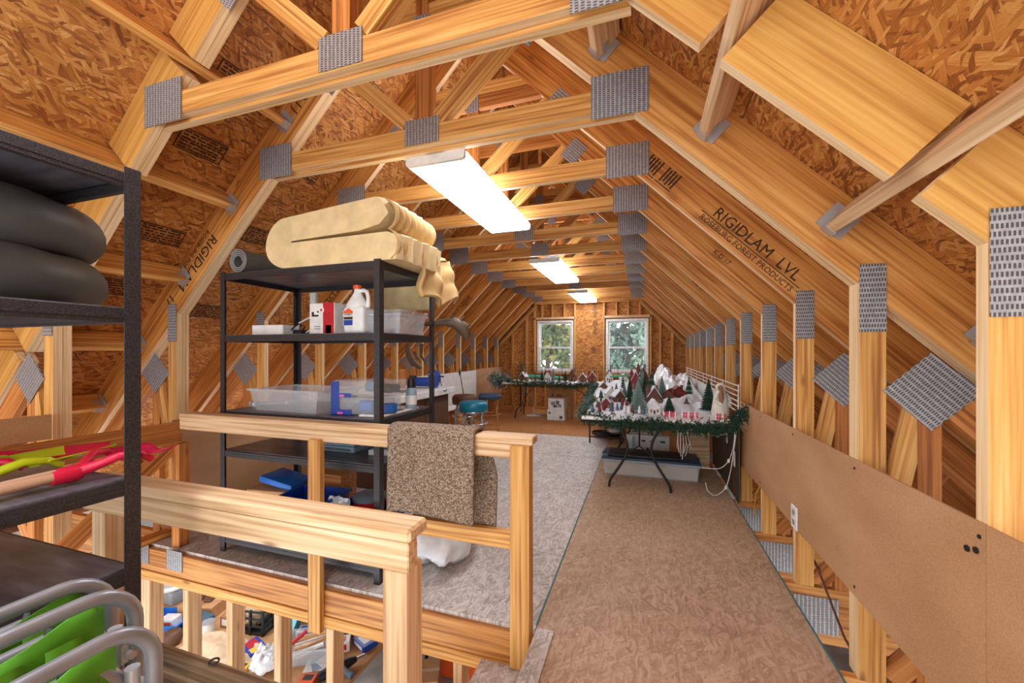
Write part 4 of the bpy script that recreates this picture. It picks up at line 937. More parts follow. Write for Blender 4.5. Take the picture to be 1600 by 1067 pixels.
brush_tree('tall bottlebrush tree at the front edge of the plastic mountain', .11, 5.35, .71, .40, .85, 0)
brush_tree('dark bottlebrush tree between houses behind the tallest one', .03, 5.75, .71, .34, .75, 1)
brush_tree('tiny bottlebrush tree standing on the snow hill', .42, 4.34, .80, .07, 1.4, 0)
brush_tree('small bottlebrush tree on the middle table snow patch', -.28, 6.2, .78, .20, .8, 0)
brush_tree('pointed bottlebrush tree at the back of the middle table', -.02, 7.05, .71, .38, .7, 0)
brush_tree('small dark bottlebrush tree at the back of the middle table', .14, 7.2, .71, .28, .8, 1)
for i, x in enumerate((-2.02, -1.90, -1.66, -1.55, -1.42)):
    brush_tree(['leftmost bottlebrush tree on the back village table', 'second bottlebrush tree from the left on the back table', 'middle bottlebrush tree on the back table', 'fourth bottlebrush tree from the left on the back table', 'rightmost bottlebrush tree on the back table'][i], x, 7.62 + .06 * (i % 2), .735, .2 + .05 * (i % 3), .7, i % 3)
for i, (x, y, h, k, lb) in enumerate([(-.30, 4.15, .10, 1, 'tiny dark tree at the left front among the figures'), (-.45, 4.72, .16, 0, 'small tree on the left edge of the near table'), (-.22, 5.2, .22, 2, 'frosted tree behind the left houses of the near table'), (-.50, 5.1, .14, 1, 'tiny dark tree at the far left of the near table'), (.36, 4.75, .16, 1, 'dark tree behind the left flank of the snow hill'), (.06, 4.95, .30, 1, 'dark tree behind the brown tower house'), (.20, 4.52, .13, 0, 'small tree beside the brown tower house'), (-.05, 5.5, .30, 1, 'dark tree at the back edge of the near table'), (-.35, 5.75, .18, 0, 'small tree at the front of the middle table snow patch'), (.0, 6.1, .38, 2, 'tall frosted tree on the middle table left of the plastic mountain')]):
    brush_tree(lb, x, y, .712, h, 1.0, k)
# village houses
def house(label, x, y, z, w_, d, h, wall, roof, rz=0, tower=False):
    t = thing('village_house', label, 'toy house', (x, y, z), rz, 'toy houses of the village')
    MB().bb(-w_ / 2, w_ / 2, -d / 2, d / 2, 0, h * .55).prism([(-w_ / 2, h * .55), (w_ / 2, h * .55), (0, h)], -d / 2, d / 2).build('walls', wall, t)
    mb = MB()
    for s in (-1, 1):
        a = Vector((s * w_ * .58, 0, h * .50)); b = Vector((0, 0, h * 1.03)); dr_ = (b - a)
        mb.add([(a.x, -d * .56, a.z), (a.x, d * .56, a.z), (b.x, d * .56, b.z), (b.x, -d * .56, b.z), (a.x, -d * .56, a.z + .012), (a.x, d * .56, a.z + .012), (b.x, d * .56, b.z + .012), (b.x, -d * .56, b.z + .012)], [(0, 1, 2, 3), (7, 6, 5, 4), (0, 4, 5, 1), (1, 5, 6, 2), (2, 6, 7, 3), (3, 7, 4, 0)])
    mb.build('roof', roof, t)
    MB().bb(w_ * .18, w_ * .32, -d * .1, d * .1, h * .7, h * 1.12).build('chimney', 'village_brown', t)
    for s in (-1, 1): MB().bb(s * w_ * .28 - w_ * .09, s * w_ * .28 + w_ * .09, -d / 2 - .003, -d / 2, h * .18, h * .40).build('window', 'stringy', t)
    MB().bb(-w_ * .08, w_ * .08, -d / 2 - .003, -d / 2, 0, h * .34).build('door', 'brown_dark', t)
    if tower: MB().bb(-w_ * .62, -w_ * .30, -d * .3, d * .2, 0, h * .85).lathe([(w_ * .26, h * .85), (.002, h * 1.2)], (-w_ * .46, -d * .05, 0), 4).build('tower', wall if wall != 'white' else 'village_brown', t)
house('white fronted toy house beside the tallest bottlebrush tree', .10, 4.16, .705, .11, .10, .14, 'white', 'snow', .2)
house('red roofed toy house on the near table in front of the plastic mountain', .30, 4.98, .705, .15, .14, .17, 'village_brown', 'village_red', -.3)
house('wide red barn toy house behind the snow hill', .40, 5.22, .705, .20, .14, .19, 'village_red', 'village_red', .2)
house('brown toy house with tower behind the tallest bottlebrush tree', .12, 4.72, .705, .13, .12, .22, 'village_brown', 'snow', .1, True)
house('brown toy house at the left of the near village table', -.28, 4.95, .705, .12, .11, .15, 'village_brown', 'snow', .5)
house('small red toy house at the left front of the near village table', -.36, 4.40, .705, .10, .10, .12, 'village_red', 'snow', -.2)
house('white toy house at the left back of the near village table', -.40, 5.25, .705, .12, .11, .15, 'white', 'snow', .4)
house('tall red toy church on the middle village table', -.10, 6.55, .705, .14, .14, .30, 'village_red', 'snow', 0, True)
house('red and white toy house at the rear of the middle table', .0, 7.25, .705, .16, .14, .36, 'village_red', 'snow', .2, True)
house('brown toy house on the left edge of the middle table', -.58, 6.3, .705, .12, .12, .15, 'village_brown', 'snow', .2)
for i, (x, wl_, rf) in enumerate([(-2.30, 'village_brown', 'snow'), (-1.78, 'white', 'village_red'), (-1.30, 'village_brown', 'village_brown'), (-1.10, 'village_brown', 'snow'), (-.92, 'village_red', 'snow'), (-.62, 'white', 'village_brown'), (-.35, 'white', 'snow')]):
    yy = 7.75 if i < 5 else 7.95
    house('%s toy house from the left on the back tables' % ordinal(i), x, yy, .73 if i < 5 else .72, .13, .12, .17 + .035 * (i % 3), wl_, rf, .1 * i - .3, i % 3 == 1)
# little figures
fm = MB().lathe([(.011, 0), (.013, .01), (.008, .028), (.006, .032), (.008, .038), (.006, .046), (.001, .050)], (0, 0, 0), 8).mesh('figure_body', 'village_red', 60)
fm2 = fm.copy(); fm2.materials.clear(); fm2.materials.append(M['white']); fm3 = fm.copy(); fm3.materials.clear(); fm3.materials.append(M['slate'])
rs = random.Random(5); pos = []
while len(pos) < 36:
    p = (rs.uniform(-.48, .02), rs.uniform(4.0, 4.8))
    if all((p[0] - q[0]) ** 2 + (p[1] - q[1]) ** 2 > .0011 for q in pos) and all((p[0] - a) ** 2 + (p[1] - b) ** 2 > .010 for a, b in ((-.04, 4.22), (-.36, 4.40), (-.12, 4.86))): pos.append(p)
for i, p in enumerate(pos):
    k = i % 3; o = bpy.data.objects.new('toy_figure', [fm, fm2, fm3][k]); COL.objects.link(o); o.location = (p[0], p[1], .722); o.scale = (1.5,) * 3; o.rotation_euler = (0, 0, rs.uniform(0, 6))
    tag(o, ['tiny red figure in the crowd at the left of the near village table', 'tiny white figure in the crowd at the left of the near village table', 'tiny grey figure in the crowd at the left of the near village table'][k], 'toy figure', 'tiny village figures')
# red picket fences
for i, (x0, x1, lb) in enumerate([(.18, .30, 'left red toy picket fence on the near village table'), (.34, .49, 'middle red toy picket fence on the near village table'), (.62, .72, 'right red toy picket fence on the near village table')]):
    t = thing('toy_fence', lb, 'toy fence', ((x0 + x1) / 2, 4.02, .703), 0, 'red toy picket fences'); n = int((x1 - x0) / .017); L = x1 - x0
    for k in range(n): MB().prism([(-.005, 0), (.005, 0), (.005, .055), (0, .063), (-.005, .055)], -.002, .002).build('picket', 'crimson' if k % 3 else 'white', t).location = (-L / 2 + L * (k + .5) / n, 0, 0)
    MB().bb(-L / 2, L / 2, .002, .005, .015, .022).bb(-L / 2, L / 2, .002, .005, .04, .047).build('rail', 'crimson', t)
# fur figure
t = thing('fur_figurine', 'tall figurine in a cream fur coat at the right end of the near table', 'figurine', (.72, 4.30, .703), .5)
MB().lathe([(.075, 0), (.085, .03), (.07, .12), (.06, .19), (.04, .235), (.03, .25)], (0, 0, 0), 18).build('fur_coat', 'fur', t, 60)
MB().sphere((0, 0, .275), .045, 1, 1, 1.0, 14, 10).build('hood', 'fur', t, 60); MB().sphere((-.02, -.025, .270), .026, 1, 1, 1.1, 12, 8).build('face', 'stringy', t, 60)
MB().lathe([(.004, .05), (.02, .10), (.026, .18), (.014, .255)], (-.028, -.045, 0), 8).build('beard', 'stringy', t, 60)
for s in (-1, 1): MB().tube([(s * .05, -.01, .21), (s * .085, -.03, .15), (s * .04, -.075, .11)], [.022, .02, .016], 8).build('sleeve', 'fur', t, 60)
# garlands
def garland(label, pts, r, n, seed, mats, loc, group='fir garlands of the village'):
    rs = random.Random(seed); t = thing('garland', label, 'garland', loc, 0, group); pts = [Vector(p) - Vector(loc) for p in pts]
    seg = [(pts[i], pts[i + 1], (pts[i + 1] - pts[i]).length) for i in range(len(pts) - 1)]; tot = sum(s[2] for s in seg)
    def at(u):
        d = u * tot
        for a, b, l in seg:
            if d <= l: return a.lerp(b, d / l)
            d -= l
        return pts[-1]
    curve = [at(k / 40) + Vector((0, 0, .02 * math.sin(k * 1.9))) for k in range(41)]
    MB().tube(curve, .006, 6).build('stem', 'brown', t)
    mb = MB()
    for i in range(n):
        p = at(rs.random()) + Vector((rs.gauss(0, r * .3), rs.gauss(0, r * .3), rs.gauss(0, r * .3) - r * .15))
        d = Vector((rs.gauss(0, 1), rs.gauss(0, 1), rs.gauss(-.15, 1))).normalized(); L = rs.uniform(.5, 1) * r * .8; e = d.orthogonal().normalized() * .0055
        f = d.cross(e).normalized() * .0055
        mb.cm = 0 if rs.random() < .8 else 1
        mb.add([p + e, p - e, p + d * L], [(0, 1, 2)]); mb.add([p + f, p - f, p + d * L], [(0, 1, 2)])
        for q in range(3):
            pb = p + d * L * (.3 + .25 * q)
            for s in (-1, 1):
                dd = (d + e.normalized() * s * 1.1 + f.normalized() * rs.uniform(-.5, .5)).normalized() * L * .35
                mb.add([pb + f * .6, pb - f * .6, pb + dd], [(0, 1, 2)])
    o = mb.build('needles', mats, t); o['kind'] = 'stuff'; return t
garland('fir garland along the front edge of the near village table', [(-.56, 3.92, .70), (-.2, 3.83, .67), (.1, 3.83, .68), (.45, 3.80, .66), (.72, 3.76, .70), (.80, 3.74, .85)], .085, 1500, 1, ['fir', 'fir_dark'], (.1, 3.83, .70))
garland('grey-green garland along the left side of the near village table', [(-.57, 3.98, .72), (-.62, 4.6, .71), (-.66, 5.5, .72)], .09, 520, 2, ['fir_frost', 'fir'], (-.6, 4.6, .72))
garland('garland along the left side of the middle village table', [(-.70, 5.6, .73), (-.78, 6.6, .73), (-.80, 7.35, .74)], .10, 520, 3, ['fir', 'fir_frost'], (-.76, 6.5, .73))
garland('long garland draped along the front of the back village table', [(-2.72, 7.48, .76), (-2.2, 7.40, .72), (-1.7, 7.40, .73), (-1.2, 7.38, .71), (-.84, 7.38, .74)], .10, 1300, 4, ['fir', 'fir_dark'], (-1.7, 7.4, .73))
garland('frosted fir branch bunch at the left end of the back table', [(-2.95, 7.7, .82), (-2.72, 7.55, .74), (-2.6, 7.5, .80)], .17, 900, 6, ['fir_frost', 'snow'], (-2.7, 7.6, .74))
def fir(label, loc, h, r, seed, mats):
    rs = random.Random(seed); t = thing('artificial_fir', label, 'artificial tree', loc, 0); MB().tube([(0, 0, 0), (0, 0, h)], [.012, .004], 6).build('trunk', 'brown', t); mb = MB()
    for i in range(420):
        z = h * rs.uniform(.1, .98); q = r * (1 - z / h) + .02; a = rs.uniform(0, 2 * PI); p = Vector((math.cos(a), math.sin(a), 0)) * q * rs.uniform(.2, 1) + Vector((0, 0, z))
        d = (Vector((math.cos(a), math.sin(a), rs.uniform(-.3, .5)))).normalized(); L = .07; e = Vector((-math.sin(a), math.cos(a), .3)).normalized() * .011
        mb.cm = 0 if rs.random() < .75 else 1; mb.add([p + e, p - e, p + d * L], [(0, 1, 2)])
    o = mb.build('needles', mats, t); o['kind'] = 'stuff'
fir('small artificial fir in the corner left of the left window', (-2.55, 8.4, .0), 1.12, .30, 4, ['fir', 'fir_frost'])
# green hoses on the tables
for i, (pts, lb, loc) in enumerate([([(-.42, 0, .0), (.0, .02, .03), (.42, .0, .0), (.46, .1, .0), (.0, .12, .03), (-.42, .1, .04)], 'green tube looped over the left of the back village table', (-1.98, 7.88, .80)), ([(-.30, 0, 0), (.05, .05, .03), (.28, .1, -.01), (.30, .2, -.02)], 'green tube curving over the right corner table', (-.28, 7.62, .86))]):
    t = thing('green_tube', lb, 'tube', loc, 0, 'green tubes among the village'); P_ = [Vector(p) for p in pts]
    P2 = []
    for a in range(len(P_) - 1):
        for k in range(5): P2.append(P_[a].lerp(P_[a + 1], k / 5))
    for _ in range(3): P2 = [P2[0]] + [(P2[q - 1] + P2[q] * 2 + P2[q + 1]) / 4 for q in range(1, len(P2) - 1)] + [P2[-1]]
    MB().tube(P2, .018, 8).build('tube', 'green_tube', t, 60)
# wire fence along the back, wire shelf along the right
t = thing('wire_fence', 'dark wire grid fence panels behind the village tables', 'fence', (-1.1, 8.72, 0))
mb = MB()
for k in range(76): x = -1.75 + k * .0466; mb.bb(x - .0018, x + .0018, -.001, .001, .45, 1.04)
mb.build('vertical_wires', 'black', t)['kind'] = 'stuff'
mb = MB()
for k in range(9): mb.bb(-1.75, 1.75, -.0028, -.001, .45 + k * .0735, .4545 + k * .0735)
mb.build('horizontal_wires', 'black', t)['kind'] = 'stuff'
for x in (-1.75, -.6, .6, 1.75): MB().cyl((x, 0, 0), (x, 0, 1.05), .006, n=6).build('fence_post', 'black', t)
t = thing('wire_shelf', 'white ventilated wire shelf standing along the right kneewall', 'wire shelf', (.785, 5.9, .703))
for k in range(6): MB().cyl((0, -2.0, .10 + k * .045), (0, 2.2, .10 + k * .045), .0055, n=6).build('rail', 'white', t)
for k in range(7): MB().cyl((.008, -2.0 + k * .7, .0), (.008, -2.0 + k * .7, .335), .005, n=6).build('upright', 'white', t)
t = thing('white_sheet', 'white foam sheet leaning behind the village along the right kneewall', 'sheet', (.765, 5.6, .703)); MB().bb(-.006, .006, -1.2, 1.4, 0, .2).build('sheet', 'white', t)
# under the tables
t = tub('underbed_bin', 'long low clear bin with a dark blue lid under the near village table', (.07, 4.60, 0), (.96, .42), 'clear_plastic', .17, .0, 'navy', 'storage bin', .96)
MB().rbb(-.43, .30, -.17, .15, .193, .215, .008, 2).build('lid_panel', 'black', t, 40); 
for s in (-1, 1): MB().rbb(s * .478 - .02, s * .478 + .02, -.05, .05, .17, .2, .004).build('latch', 'navy', t)
MB().bb(-.46, .46, -.18, .18, .008, .13).build('contents', 'tan_cloth', t)
carton('box', 'large white printed carton behind the curved legs of the near table', (.06, 5.50, 0), (.52, .36, .26), 'white', 0, 'box', 'white', False, [(-.17, .16, .03, .16, 'aqua'), (-.05, .19, .05, .02, 'black'), (.05, .19, .05, .02, 'grey'), (.18, .19, .06, .03, 'slate'), (.0, .08, .03, .05, 'black'), (.0, .0 + .03, .10, .03, 'slate'), (.12, .12, .002, .16, 'grey')])
carton('box', 'tan cardboard box beside the straight legged table', (-.60, 6.75, 0), (.36, .30, .34), 'cardboard', .1, 'box', 'tan_cloth', True, [(.05, .17, .08, .014, 'brown')])
t = thing('oval_tray', 'black oval tray with red ornaments on the floor below the middle table', 'tray', (-.52, 6.28, 0)); MB().lathe([(.20, .04), (.23, .05), (.24, .085), (.225, .088), (.21, .06), (.001, .055)], (0, 0, 0), 28, 1, .7).build('tray', 'black', t, 50)
for k, (x, y) in enumerate(((-.14, -.05), (.14, -.04), (0, -.1))): MB().sphere((x, y, .032), .032, 1, 1, 1, 10, 8).build('ornament', 'red', t, 60)
MB().grid(lambda u, v: blob(u, v, .1, .09, .10, 8), 18, 12).build('white_wrap', 'film', t, 60).location = (.10, .02, .06)
carton('box', 'tall brown cardboard box under the back village table', (-1.62, 8.12, 0), (.50, .40, .62), 'cardboard', 0, 'box', 'tan_cloth', True, [(-.12, .42, .03, .10, 'brown_dark'), (.02, .44, .12, .02, 'brown_dark')])
carton('box', 'lower white carton in front of the tall brown box', (-1.60, 7.70, 0), (.34, .30, .20), 'white', .04, 'box', 'white', False, [(-.12, .14, .04, .04, 'slate'), (.10, .06, .06, .06, 'slate')])
carton('box', 'upper white fruit carton with grey pictures stacked on another', (-1.585, 7.71, .201), (.32, .28, .22), 'white', -.05, 'box', 'cardboard', False, [(-.06, .12, .09, .07, 'grey'), (.03, .14, .06, .07, 'slate'), (.07, .08, .07, .06, 'grey'), (-.02, .07, .08, .05, 'slate')])
t = thing('scattered_papers', 'loose papers and cords on the floor under the back table', 'papers', (-2.12, 8.0, 0), .3); MB().bb(-.18, .1, -.1, .1, 0, .004).build('sheet', 'white', t); MB().box((.12, .08, .006), (.22, .14, .004), .6).build('sheet', 'grey', t); MB().tube([(-.1, .1, .01), (0, .14, .02), (.1, .05, .015), (.2, .12, .01)], .006, 6).build('cord', 'white', t)
t = thing('hanging_cord', 'white cord hanging behind the back table leg', 'cord', (-2.20, 7.95, 0)); MB().tube([(0, 0, .69), (.02, .02, .45), (.05, 0, .2), (.07, 0, .02)], .006, 6).build('lead', 'white', t)
t = thing('plywood_offcut', 'pale plywood offcut standing under the right end of the near table', 'board', (.62, 4.95, 0), .2); MB().prism([(-.12, 0), (.10, 0), (.10, .40), (.06, .52), (0, .60), (-.12, .60)], -.008, .008).build('sheet', 'pine_pale', t)
t = thing('orange_board', 'orange wooden board leaning under the near table', 'board', (.42, 5.25, 0), .1); board('board', (-.02, .1, .0), (-.02, .22, .6), .3, .02, (1, 0, 0), 'pine_orange', t)
t = thing('screen_panel', 'dark mesh panel along the right kneewall below the village', 'panel', (.80, 4.5, 0)); MB().bb(-.004, .004, -.60, .72, .0, .66).build('mesh_sheet', 'screen_dark', t); MB().bb(-.009, -.004, -.60, -.57, 0, .66).bb(-.009, -.004, .69, .72, 0, .66).build('edge_strip', 'black', t)
mb = MB()
for k in range(14): mb.bb(-.0052, -.004, -.56 + k * .09, -.558 + k * .09, .02, .64)
mb.build('mesh_wires', 'black', t)
t = thing('power_strip', 'white power strip with plugs hanging below the near table', 'power strip', (.36, 4.06, .53)); MB().rbb(-.05, .06, -.02, .03, .02, .10, .01, 2).build('strip', 'white', t, 40)
for k in range(5): MB().tube([(-.04 + k * .02, -.01, .02), (-.045 + k * .025, -.015, -.06), (-.03 + k * .012, -.01, -.16 - .03 * (k % 3)), (-.05 + k * .03, 0, -.10), (-.04 + k * .02, .02, .02)], .0028, 6).build('lead', 'white', t, 60)
for i, (pts, lb) in enumerate([([(.40, 4.08, .60), (.55, 4.0, .555), (.70, 3.92, .59), (.755, 3.85, .66)], 'upper white cord running to the right edge of the near table'), ([(.755, 3.84, .66), (.75, 3.86, .5), (.72, 3.9, .36), (.66, 3.95, .27), (.52, 4.0, .26)], 'white cord looping down from the right end of the near table'), ([(.765, 3.83, .66), (.745, 3.85, .45), (.73, 3.87, .30), (.70, 3.9, .12), (.62, 3.95, .02), (.56, 4.0, .05), (.55, 4.02, .12)], 'longest white cord reaching the floor beside the blue lidded bin')]):
    t = thing('extension_lead', lb, 'cord', pts[0], 0, 'white cords at the near table'); P_ = [Vector(p) - Vector(pts[0]) for p in pts]; P2 = []
    for a in range(len(P_) - 1):
        for k in range(5): P2.append(P_[a].lerp(P_[a + 1], k / 5))
    P2.append(P_[-1])
    for _ in range(4): P2 = [P2[0]] + [(P2[q - 1] + P2[q] * 2 + P2[q + 1]) / 4 for q in range(1, len(P2) - 1)] + [P2[-1]]
    MB().tube(P2, .0036, 6).build('lead', 'white', t, 60); MB().rbox(tuple(P2[len(P2) // 2]), (.02, .016, .032), .005).build('plug', 'white', t)
# outlet and cables on the right
def outlet(label, y, z):
    t = thing('outlet', label, 'outlet', (.8315, y, z)); MB().rbb(-.008, 0, -.045, .045, -.065, .065, .003).build('cover_plate', 'white_plastic', t)
    for s in (-1, 1): MB().rbb(-.0105, -.0075, -.017, .017, s * .028 - .015, s * .028 + .015, .004).build('socket', 'grey', t)
outlet('white outlet at the lower edge of the right hardboard panel', 2.67, .372)
o = [x for x in bpy.data.objects if x.name == 'outlet'][0]
for i, (y, z) in enumerate([(4.02, .36), (4.35, .5)]):
    t = thing('outlet_box', ['pale junction box on the dark mesh panel, nearer one', 'pale junction box on the dark mesh panel, farther one'][i], 'junction box', (.788, y, z), 0); MB().rbb(-.008, 0, -.03, .03, -.07, .07, .004).build('plate', 'white', t); MB().rbb(-.011, -.008, -.014, .014, -.045, .045, .003).build('insert', 'tan_cloth', t)
for i, (pts, m, lb) in enumerate([([(.86, 3.28, .5), (.86, 3.6, .2), (.87, 3.7, .06), (.88, 3.72, -.02)], 'yellow', 'yellow cable behind the far end of the right hardboard panel'), ([(.955, 3.3, .28), (.955, 3.0, .20), (.945, 2.66, .08), (.955, 2.4, -.10), (.97, 2.05, -.2)], 'brown', 'brown cable running along the right kneewall posts'), ([(.955, 1.95, -.05), (.96, 1.7, -.12), (.98, 1.4, -.25)], 'yellow', 'pale cable behind the nearest right posts')]):
    t = thing('cable', lb, 'cable', pts[0], 0, 'cables in the right kneewall'); MB().tube([Vector(p) - Vector(pts[0]) for p in pts], .006, 6).build('sheath', m, t, 60)

# ============================================================= things in the garage below
t = thing('workbench', 'long cluttered workbench seen between the studs below', 'workbench', (-4.3, 3.25, ZG))
MB().rbb(-2.0, 1.75, -.55, .75, .85, .90, .006).build('bench_top', 'cardboard', t)
for x in (-1.9, 0, 1.65):
    for y in (-.48, .68): MB().bb(x - .045, x + .045, y - .045, y + .045, 0, .85).build('leg', 'pine', t)
ZB = ZG + .901
t = thing('grey_cooler', 'grey tin with an open white lid standing below between the first studs', 'tin', (-5.45, 3.32, ZB)); MB().rbb(-.16, .16, -.12, .12, 0, .16, .02, 2).build('body', 'grey', t, 40); MB().lathe([(.18, .17), (.19, .19), (.17, .22)], (0, 0, 0), 20).build('lid', 'white', t, 50); MB().bb(-.02, .02, -.125, -.12, .03, .13).build('red_tag', 'red', t)
t = thing('blue_board', 'bright blue board standing behind the grey tin', 'board', (-5.9, 3.75, ZB)); MB().bb(-.4, .4, -.015, .015, 0, .55).build('sheet', 'blue_bright', t)
tub('blue_tray', 'bright blue plastic tray below between the first studs', (-4.95, 2.98, ZB), (.40, .30), 'blue_bright', .10, .3, None, 'tray')
t = thing('snack_box', 'small red and white packet in the blue tray', 'packet', (-4.95, 2.98, ZB + .006), .3); MB().bb(-.08, .08, -.06, .06, 0, .09).build('carton', 'white', t); MB().bb(-.06, .06, -.061, -.06, .03, .07).build('print', 'orange', t)
carton('box', 'tan carton holding a leather item below between the second and third studs', (-4.85, 3.30, ZB), (.42, .34, .14), 'cardboard', .25)
t = thing('leather_sandals', 'brown leather sandals on the tan carton below', 'shoes', (-4.85, 3.32, ZB + .143), .4)
for s in (-1, 1): MB().rbox((s * .06, 0, .018), (.09, .25, .03), .012, 2).build('sole', 'brown', t, 40); MB().tube([(s * .06 - .045, .02, .03), (s * .06, .03, .08), (s * .06 + .045, .02, .03)], .014, 8).build('strap', 'brown_dark', t, 60)
t = thing('blue_strip', 'white and blue flat box behind the tan carton', 'box', (-5.15, 3.72, ZB), .2); MB().rbb(-.3, .3, -.10, .10, 0, .06, .005).build('carton', 'white', t); MB().bb(-.28, .28, -.104, -.10, .015, .05).build('blue_band', 'blue', t)
t = thing('grey_tin', 'dark grey metal tin in front of the tan carton', 'tin', (-4.60, 3.05, ZB)); MB().rbb(-.12, .12, -.09, .09, 0, .13, .012, 2).build('body', 'slate', t, 40); MB().bb(-.05, .05, -.093, -.09, .02, .09).build('label', 'cardboard_dark', t)
t = thing('clay_jar', 'small brown round jar beside the grey tin', 'jar', (-4.62, 2.80, ZB)); MB().lathe([(.06, 0), (.09, .05), (.08, .12), (.05, .14)], (0, 0, 0), 18).build('pot', 'brown', t, 50)
t = thing('drop_cloth', 'crumpled tan drop cloth spread on the bench below', 'cloth', (-4.02, 2.88, ZB)); MB().grid(lambda u, v: ((u - .5) * .95, (v - .5) * .40, .002 + max(0, .05 * (1 - (2 * u - 1) ** 4) * (1 - (2 * v - 1) ** 4) * (1.3 + 1.6 * noise.noise(Vector((u * 6, v * 4, 1)))))), 44, 24).build('cloth', 'tan_cloth', t, 70)
t = thing('plastic_crate', 'black lattice milk crate holding bags below between the third and fourth studs', 'crate', (-4.0, 3.30, ZB), .15)
for k in range(4):
    z = .02 + k * .075
    for s in (-1, 1): MB().box((0, s * .15, z), (.31, .012, .02)).build('rail', 'black', t); MB().box((s * .15, 0, z), (.012, .30, .02)).build('rail', 'black', t)
for sx in (-1, 0, 1):
    for sy in (-1, 0, 1):
        if sx or sy: MB().box((sx * .15, sy * .15, .13), (.022, .022, .26)).build('corner_post', 'black', t)
MB().box((0, 0, .006), (.3, .3, .012)).build('base', 'black', t)
t = thing('canvas_bag', 'pale canvas bag in the black milk crate', 'bag', (-4.04, 3.28, ZB + .014)); MB().grid(lambda u, v: blob(u, v, .10, .10, .27, 5), 24, 16).build('bag', 'tan_cloth', t, 60)
t = thing('yellow_packet', 'yellow and black packet behind the milk crate', 'packet', (-4.55, 3.78, ZB)); MB().rbb(-.10, .10, -.05, .05, 0, .22, .02, 2).build('packet', 'yellow', t, 40); MB().bb(-.03, .03, -.053, -.05, .04, .2).build('band', 'black', t)
t = thing('black_bag', 'dark bag at the back of the bench below', 'bag', (-4.25, 3.80, ZB)); MB().grid(lambda u, v: blob(u, v, .15, .1, .26, 9), 24, 16).build('bag', 'black', t, 60)
t = thing('blue_red_box', 'small blue and red box lying below in front of the milk crate', 'box', (-3.74, 3.0, ZB), -.3); MB().rbb(-.12, .12, -.08, .08, 0, .05, .004).build('carton', 'blue', t); MB().bb(-.1, .02, -.05, .05, .0502, .052).build('print', 'red', t); MB().bb(.03, .11, -.06, .06, .0502, .052).build('print', 'yellow', t)
t = thing('aqua_folder', 'pale aqua plastic folders leaning below between the fourth and fifth studs', 'folder', (-3.62, 3.42, ZB), -.3)
for k in range(3): MB().box((.02 * k, -.05 * k, .16 - .02 * k), (.24, .008, .34 - .04 * k), Matrix.Rotation(-.35 - .05 * k, 3, 'X')).build('sleeve', 'aqua', t)
tub('storage_bin', 'clear bin of wooden sticks and papers below between the fourth and fifth studs', (-3.20, 3.12, ZB), (.50, .34), 'clear_plastic', .15, .5, None, 'storage bin')
t = thing('stick_bundle', 'bundle of pale wooden sticks and paper rolls in the clear bin', 'sticks', (-3.20, 3.12, ZB + .006), .5)
rs = random.Random(2)
for k in range(7): MB().cyl((-.16 + rs.uniform(0, .1), -.11 + k * .035, .03 + .012 * k), (.20, -.10 + k * .035 + rs.uniform(-.03, .03), .13 + .01 * (k % 3)), .011 + .008 * (k % 2), n=8).build('stick', ['pine_pale', 'white', 'cardboard'][k % 3], t, 50)
MB().cyl((-.15, -.10, .14), (.02, -.02, .24), .02, n=10).build('red_marker', 'red', t, 50)
t = thing('crumpled_bag', 'crumpled white plastic bag in front of the clear bin', 'bag', (-3.42, 2.84, ZB)); MB().grid(lambda u, v: blob(u, v, .14, .09, .13, 2), 26, 16).build('film', 'film', t, 60)
tub('storage_bin', 'clear lidless bin at the back right of the bench below', (-3.20, 3.72, ZB), (.40, .26), 'clear_plastic', .22, .1, None, 'storage bin')
t = thing('paper_bag', 'white crumpled paper bag beside the back bin', 'bag', (-3.68, 3.84, ZB)); MB().grid(lambda u, v: blob(u, v, .10, .08, .22, 13), 20, 14).build('bag', 'white', t, 60)
t = thing('wood_rack', 'narrow light wooden frame rack standing on the garage floor', 'rack', (-3.62, 4.75, ZG), .2)
for y in (-.3, .3):
    for x in (-.3, .3): MB().bb(x - .03, x + .03, y - .03, y + .03, 0, 1.05).build('leg', 'pine', t)
for z in (.5, 1.0):
    for y in (-.3, .3): MB().bb(-.27, .27, y - .025, y + .025, z - .03, z + .03).build('rail', 'pine_pale', t)
    for x in (-.3, .3): MB().bb(x - .025, x + .025, -.27, .27, z - .03, z + .03).build('rail', 'pine_pale', t)
MB().bb(-.27, .27, -.27, .27, .53, .56).build('shelf', 'slate', t)
t = thing('power_drill', 'black power tool lying at the right end of the bench below', 'drill', (-2.70, 3.05, ZB), 1.0)
MB().tube([(-.20, 0, .05), (-.08, 0, .055), (.06, 0, .06), (.14, 0, .06)], [.04, .05, .045, .025], 12).build('body', 'black', t, 50); MB().tube([(0, 0, .06), (.02, -.1, .05), (.05, -.17, .045)], [.03, .025, .028], 10).build('grip', 'slate', t, 50); MB().cyl((.14, 0, .06), (.22, 0, .06), .014, n=10).build('chuck', 'chrome', t, 50)
t = thing('red_cooler', 'bright red plastic cooler on the garage floor below', 'cooler', (-2.05, 4.55, ZG), .1); MB().rbb(-.35, .35, -.25, .25, 0, .42, .03, 2).build('body', 'orange', t, 40); MB().rbb(-.37, .37, -.27, .27, .422, .50, .03, 2).build('lid', 'red', t, 40); MB().tube([(-.36, -.26, .40), (-.2, -.30, .40), (.2, -.30, .40), (.36, -.26, .40)], .012, 8).build('handle', 'black', t)
t = thing('hand_truck', 'grey steel hand truck handle left of the red cooler', 'hand truck', (-2.62, 4.18, ZG), .3)
for y in (-.14, .14): MB().tube([(0, y, .05), (.02, y, .7), (.12, y, 1.15)], .014, 8).build('side_tube', 'galv', t, 60)
